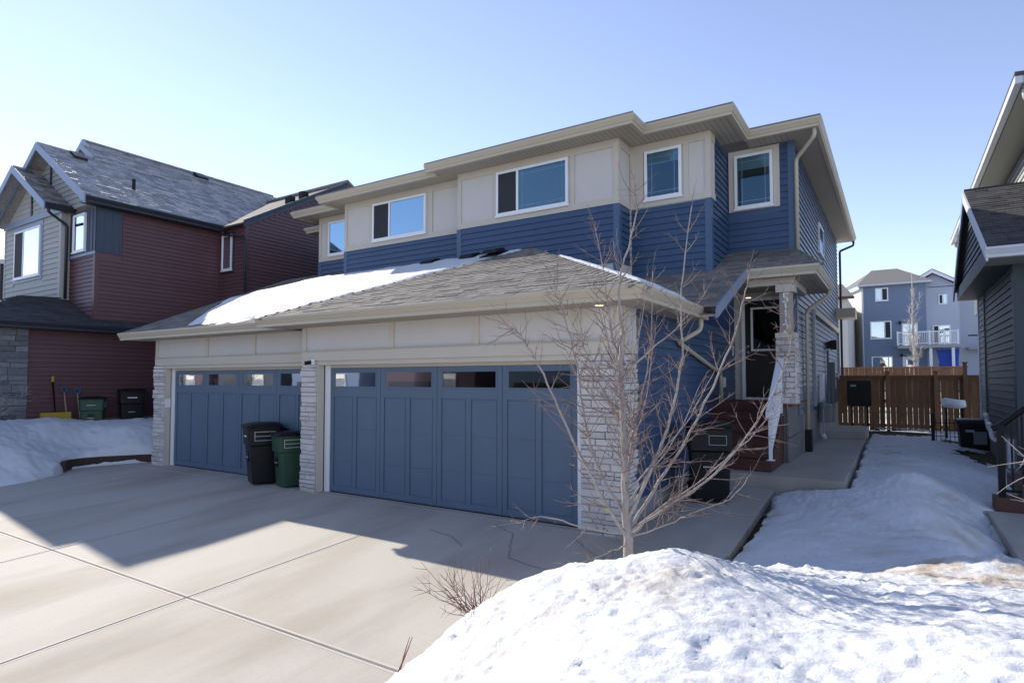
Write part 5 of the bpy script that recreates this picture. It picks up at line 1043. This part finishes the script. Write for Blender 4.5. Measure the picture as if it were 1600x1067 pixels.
shrub('bent_twig', 'single bent brown twig at the left foot of the snow bank', (-3.06, 3.26, -.08), 2, .2, .46, REDTWIG, random.Random(8), (.15, .2), 1, .007)
shrub('thin_red_shoots', 'few thin red shoots rising behind the snow crest near the black cart', (-1.6, 5.6, .1), 5, .35, .55, REDTWIG, random.Random(6), (.2, .1), 2, .003)
ap = thing('aspen_sapling', 'slender pale aspen sapling standing beyond the wooden fence', 'tree', (.63, 30.8, 1.0)); ra = random.Random(2)
make('trunk', MB().tube(smooth([(.63, 30.8, .8), (.66, 30.8, 2.8), (.62, 30.8, 4.5), (.64, 30.8, 6.6)], 5, .012, ra), [.07-.0038*i for i in range(16)], 7), ASPEN, ap, smooth=True)
for i in range(16):
    z = 2.2+i*.2; mb = MB(); a = ra.uniform(0, 6.28); grow(mb, (.64, 30.8, z), (math.cos(a)*.3, math.sin(a)*.3, 1), ra.uniform(.8, 1.7)*(1-.03*i), .016, ra, 1, 3 if i < 9 else 2, .5); make('branch', mb, ASPEN, ap)
# branches of a tree outside the frame on the right, and of a bush at the left
sd = thing('side_tree', 'bare tree whose sunlit branch tips reach in at the right edge', 'tree', (1.45, 5.95, .5)); rs2 = random.Random(15)
make('trunk', MB().tube(smooth([(1.45, 5.95, .2), (1.47, 5.96, 1.3), (1.5, 6.0, 3.0)], 5), [.04-.0025*i for i in range(11)], 8), BARK, sd, smooth=True)
for (z, d, l) in ((1.22, (-.84, -.50, .12), .95), (1.42, (-.84, -.42, .02), 1.0), (1.1, (-.80, -.56, .0), .9), (.78, (-.82, -.52, .10), .85), (.92, (-.7, -.1, .05), .8), (1.7, (-.4, .3, .9), .7), (1.6, (.6, .3, .8), 1.0), (2.2, (.3, -.4, .9), .9)):
    mb = MB(); grow(mb, (1.46, 5.95, z), d, l, .0085, rs2, 1, 2, .02); make('branch', mb, BARK, sd)
shrub('twiggy_bush', 'pale twiggy bush in the snow at the left edge before the stone wall', (-16.6, 4.75, .9), 22, 1.3, 1.5, BARK, random.Random(23), (.15, .0), 3, .008, up=.15)  # stems in the same pale bark colour as the bare tree's limbs

# ------------------------------------------------------------------ across the street (seen in the glass)
for i, (x, m, lab) in enumerate(((-106, BG_BLUE, 'slate blue house opposite, last of the row'), (-92, BG_DARK, 'dark grey house opposite, second last of the row'), (-78, RED, 'red house opposite, beside two dark grey ones'), (-64, BG_DARK, 'dark grey house opposite, beside the red one'), (-50, BG_BLUE, 'slate blue house opposite, beside the dark grey one'), (-36, RED_D, 'plum house opposite, between the two blue ones'), (-22, BG_BLUE, 'slate blue house opposite, beside the plum one'), (-8, BG_DARK, 'dark grey house opposite, facing the photographer'))):
    h = thing('opposite_house', lab, 'house', (x, -28, -.6), 'houses across the street'); make('wall', MB().box(x-5.5, -38, -.7, x+5.5, -27, 6), m, h); make('roof', MB().prism([(x-6, -38.5, 6), (x+6, -38.5, 6), (x, -38.5, 9)], (0, 12, 0)), SHING_D, h); fb('garage_door', Fr('B', -27), x-4.5, x+.4, -.6, 1.8, .01, .06, DARKTRIM, h); window(h, Fr('B', -27), x+1.5, x+3.5, 1, 2.6, pane=PANE_F); window(h, Fr('B', -27), x-3, x-1, 4, 5.3, pane=PANE_F)
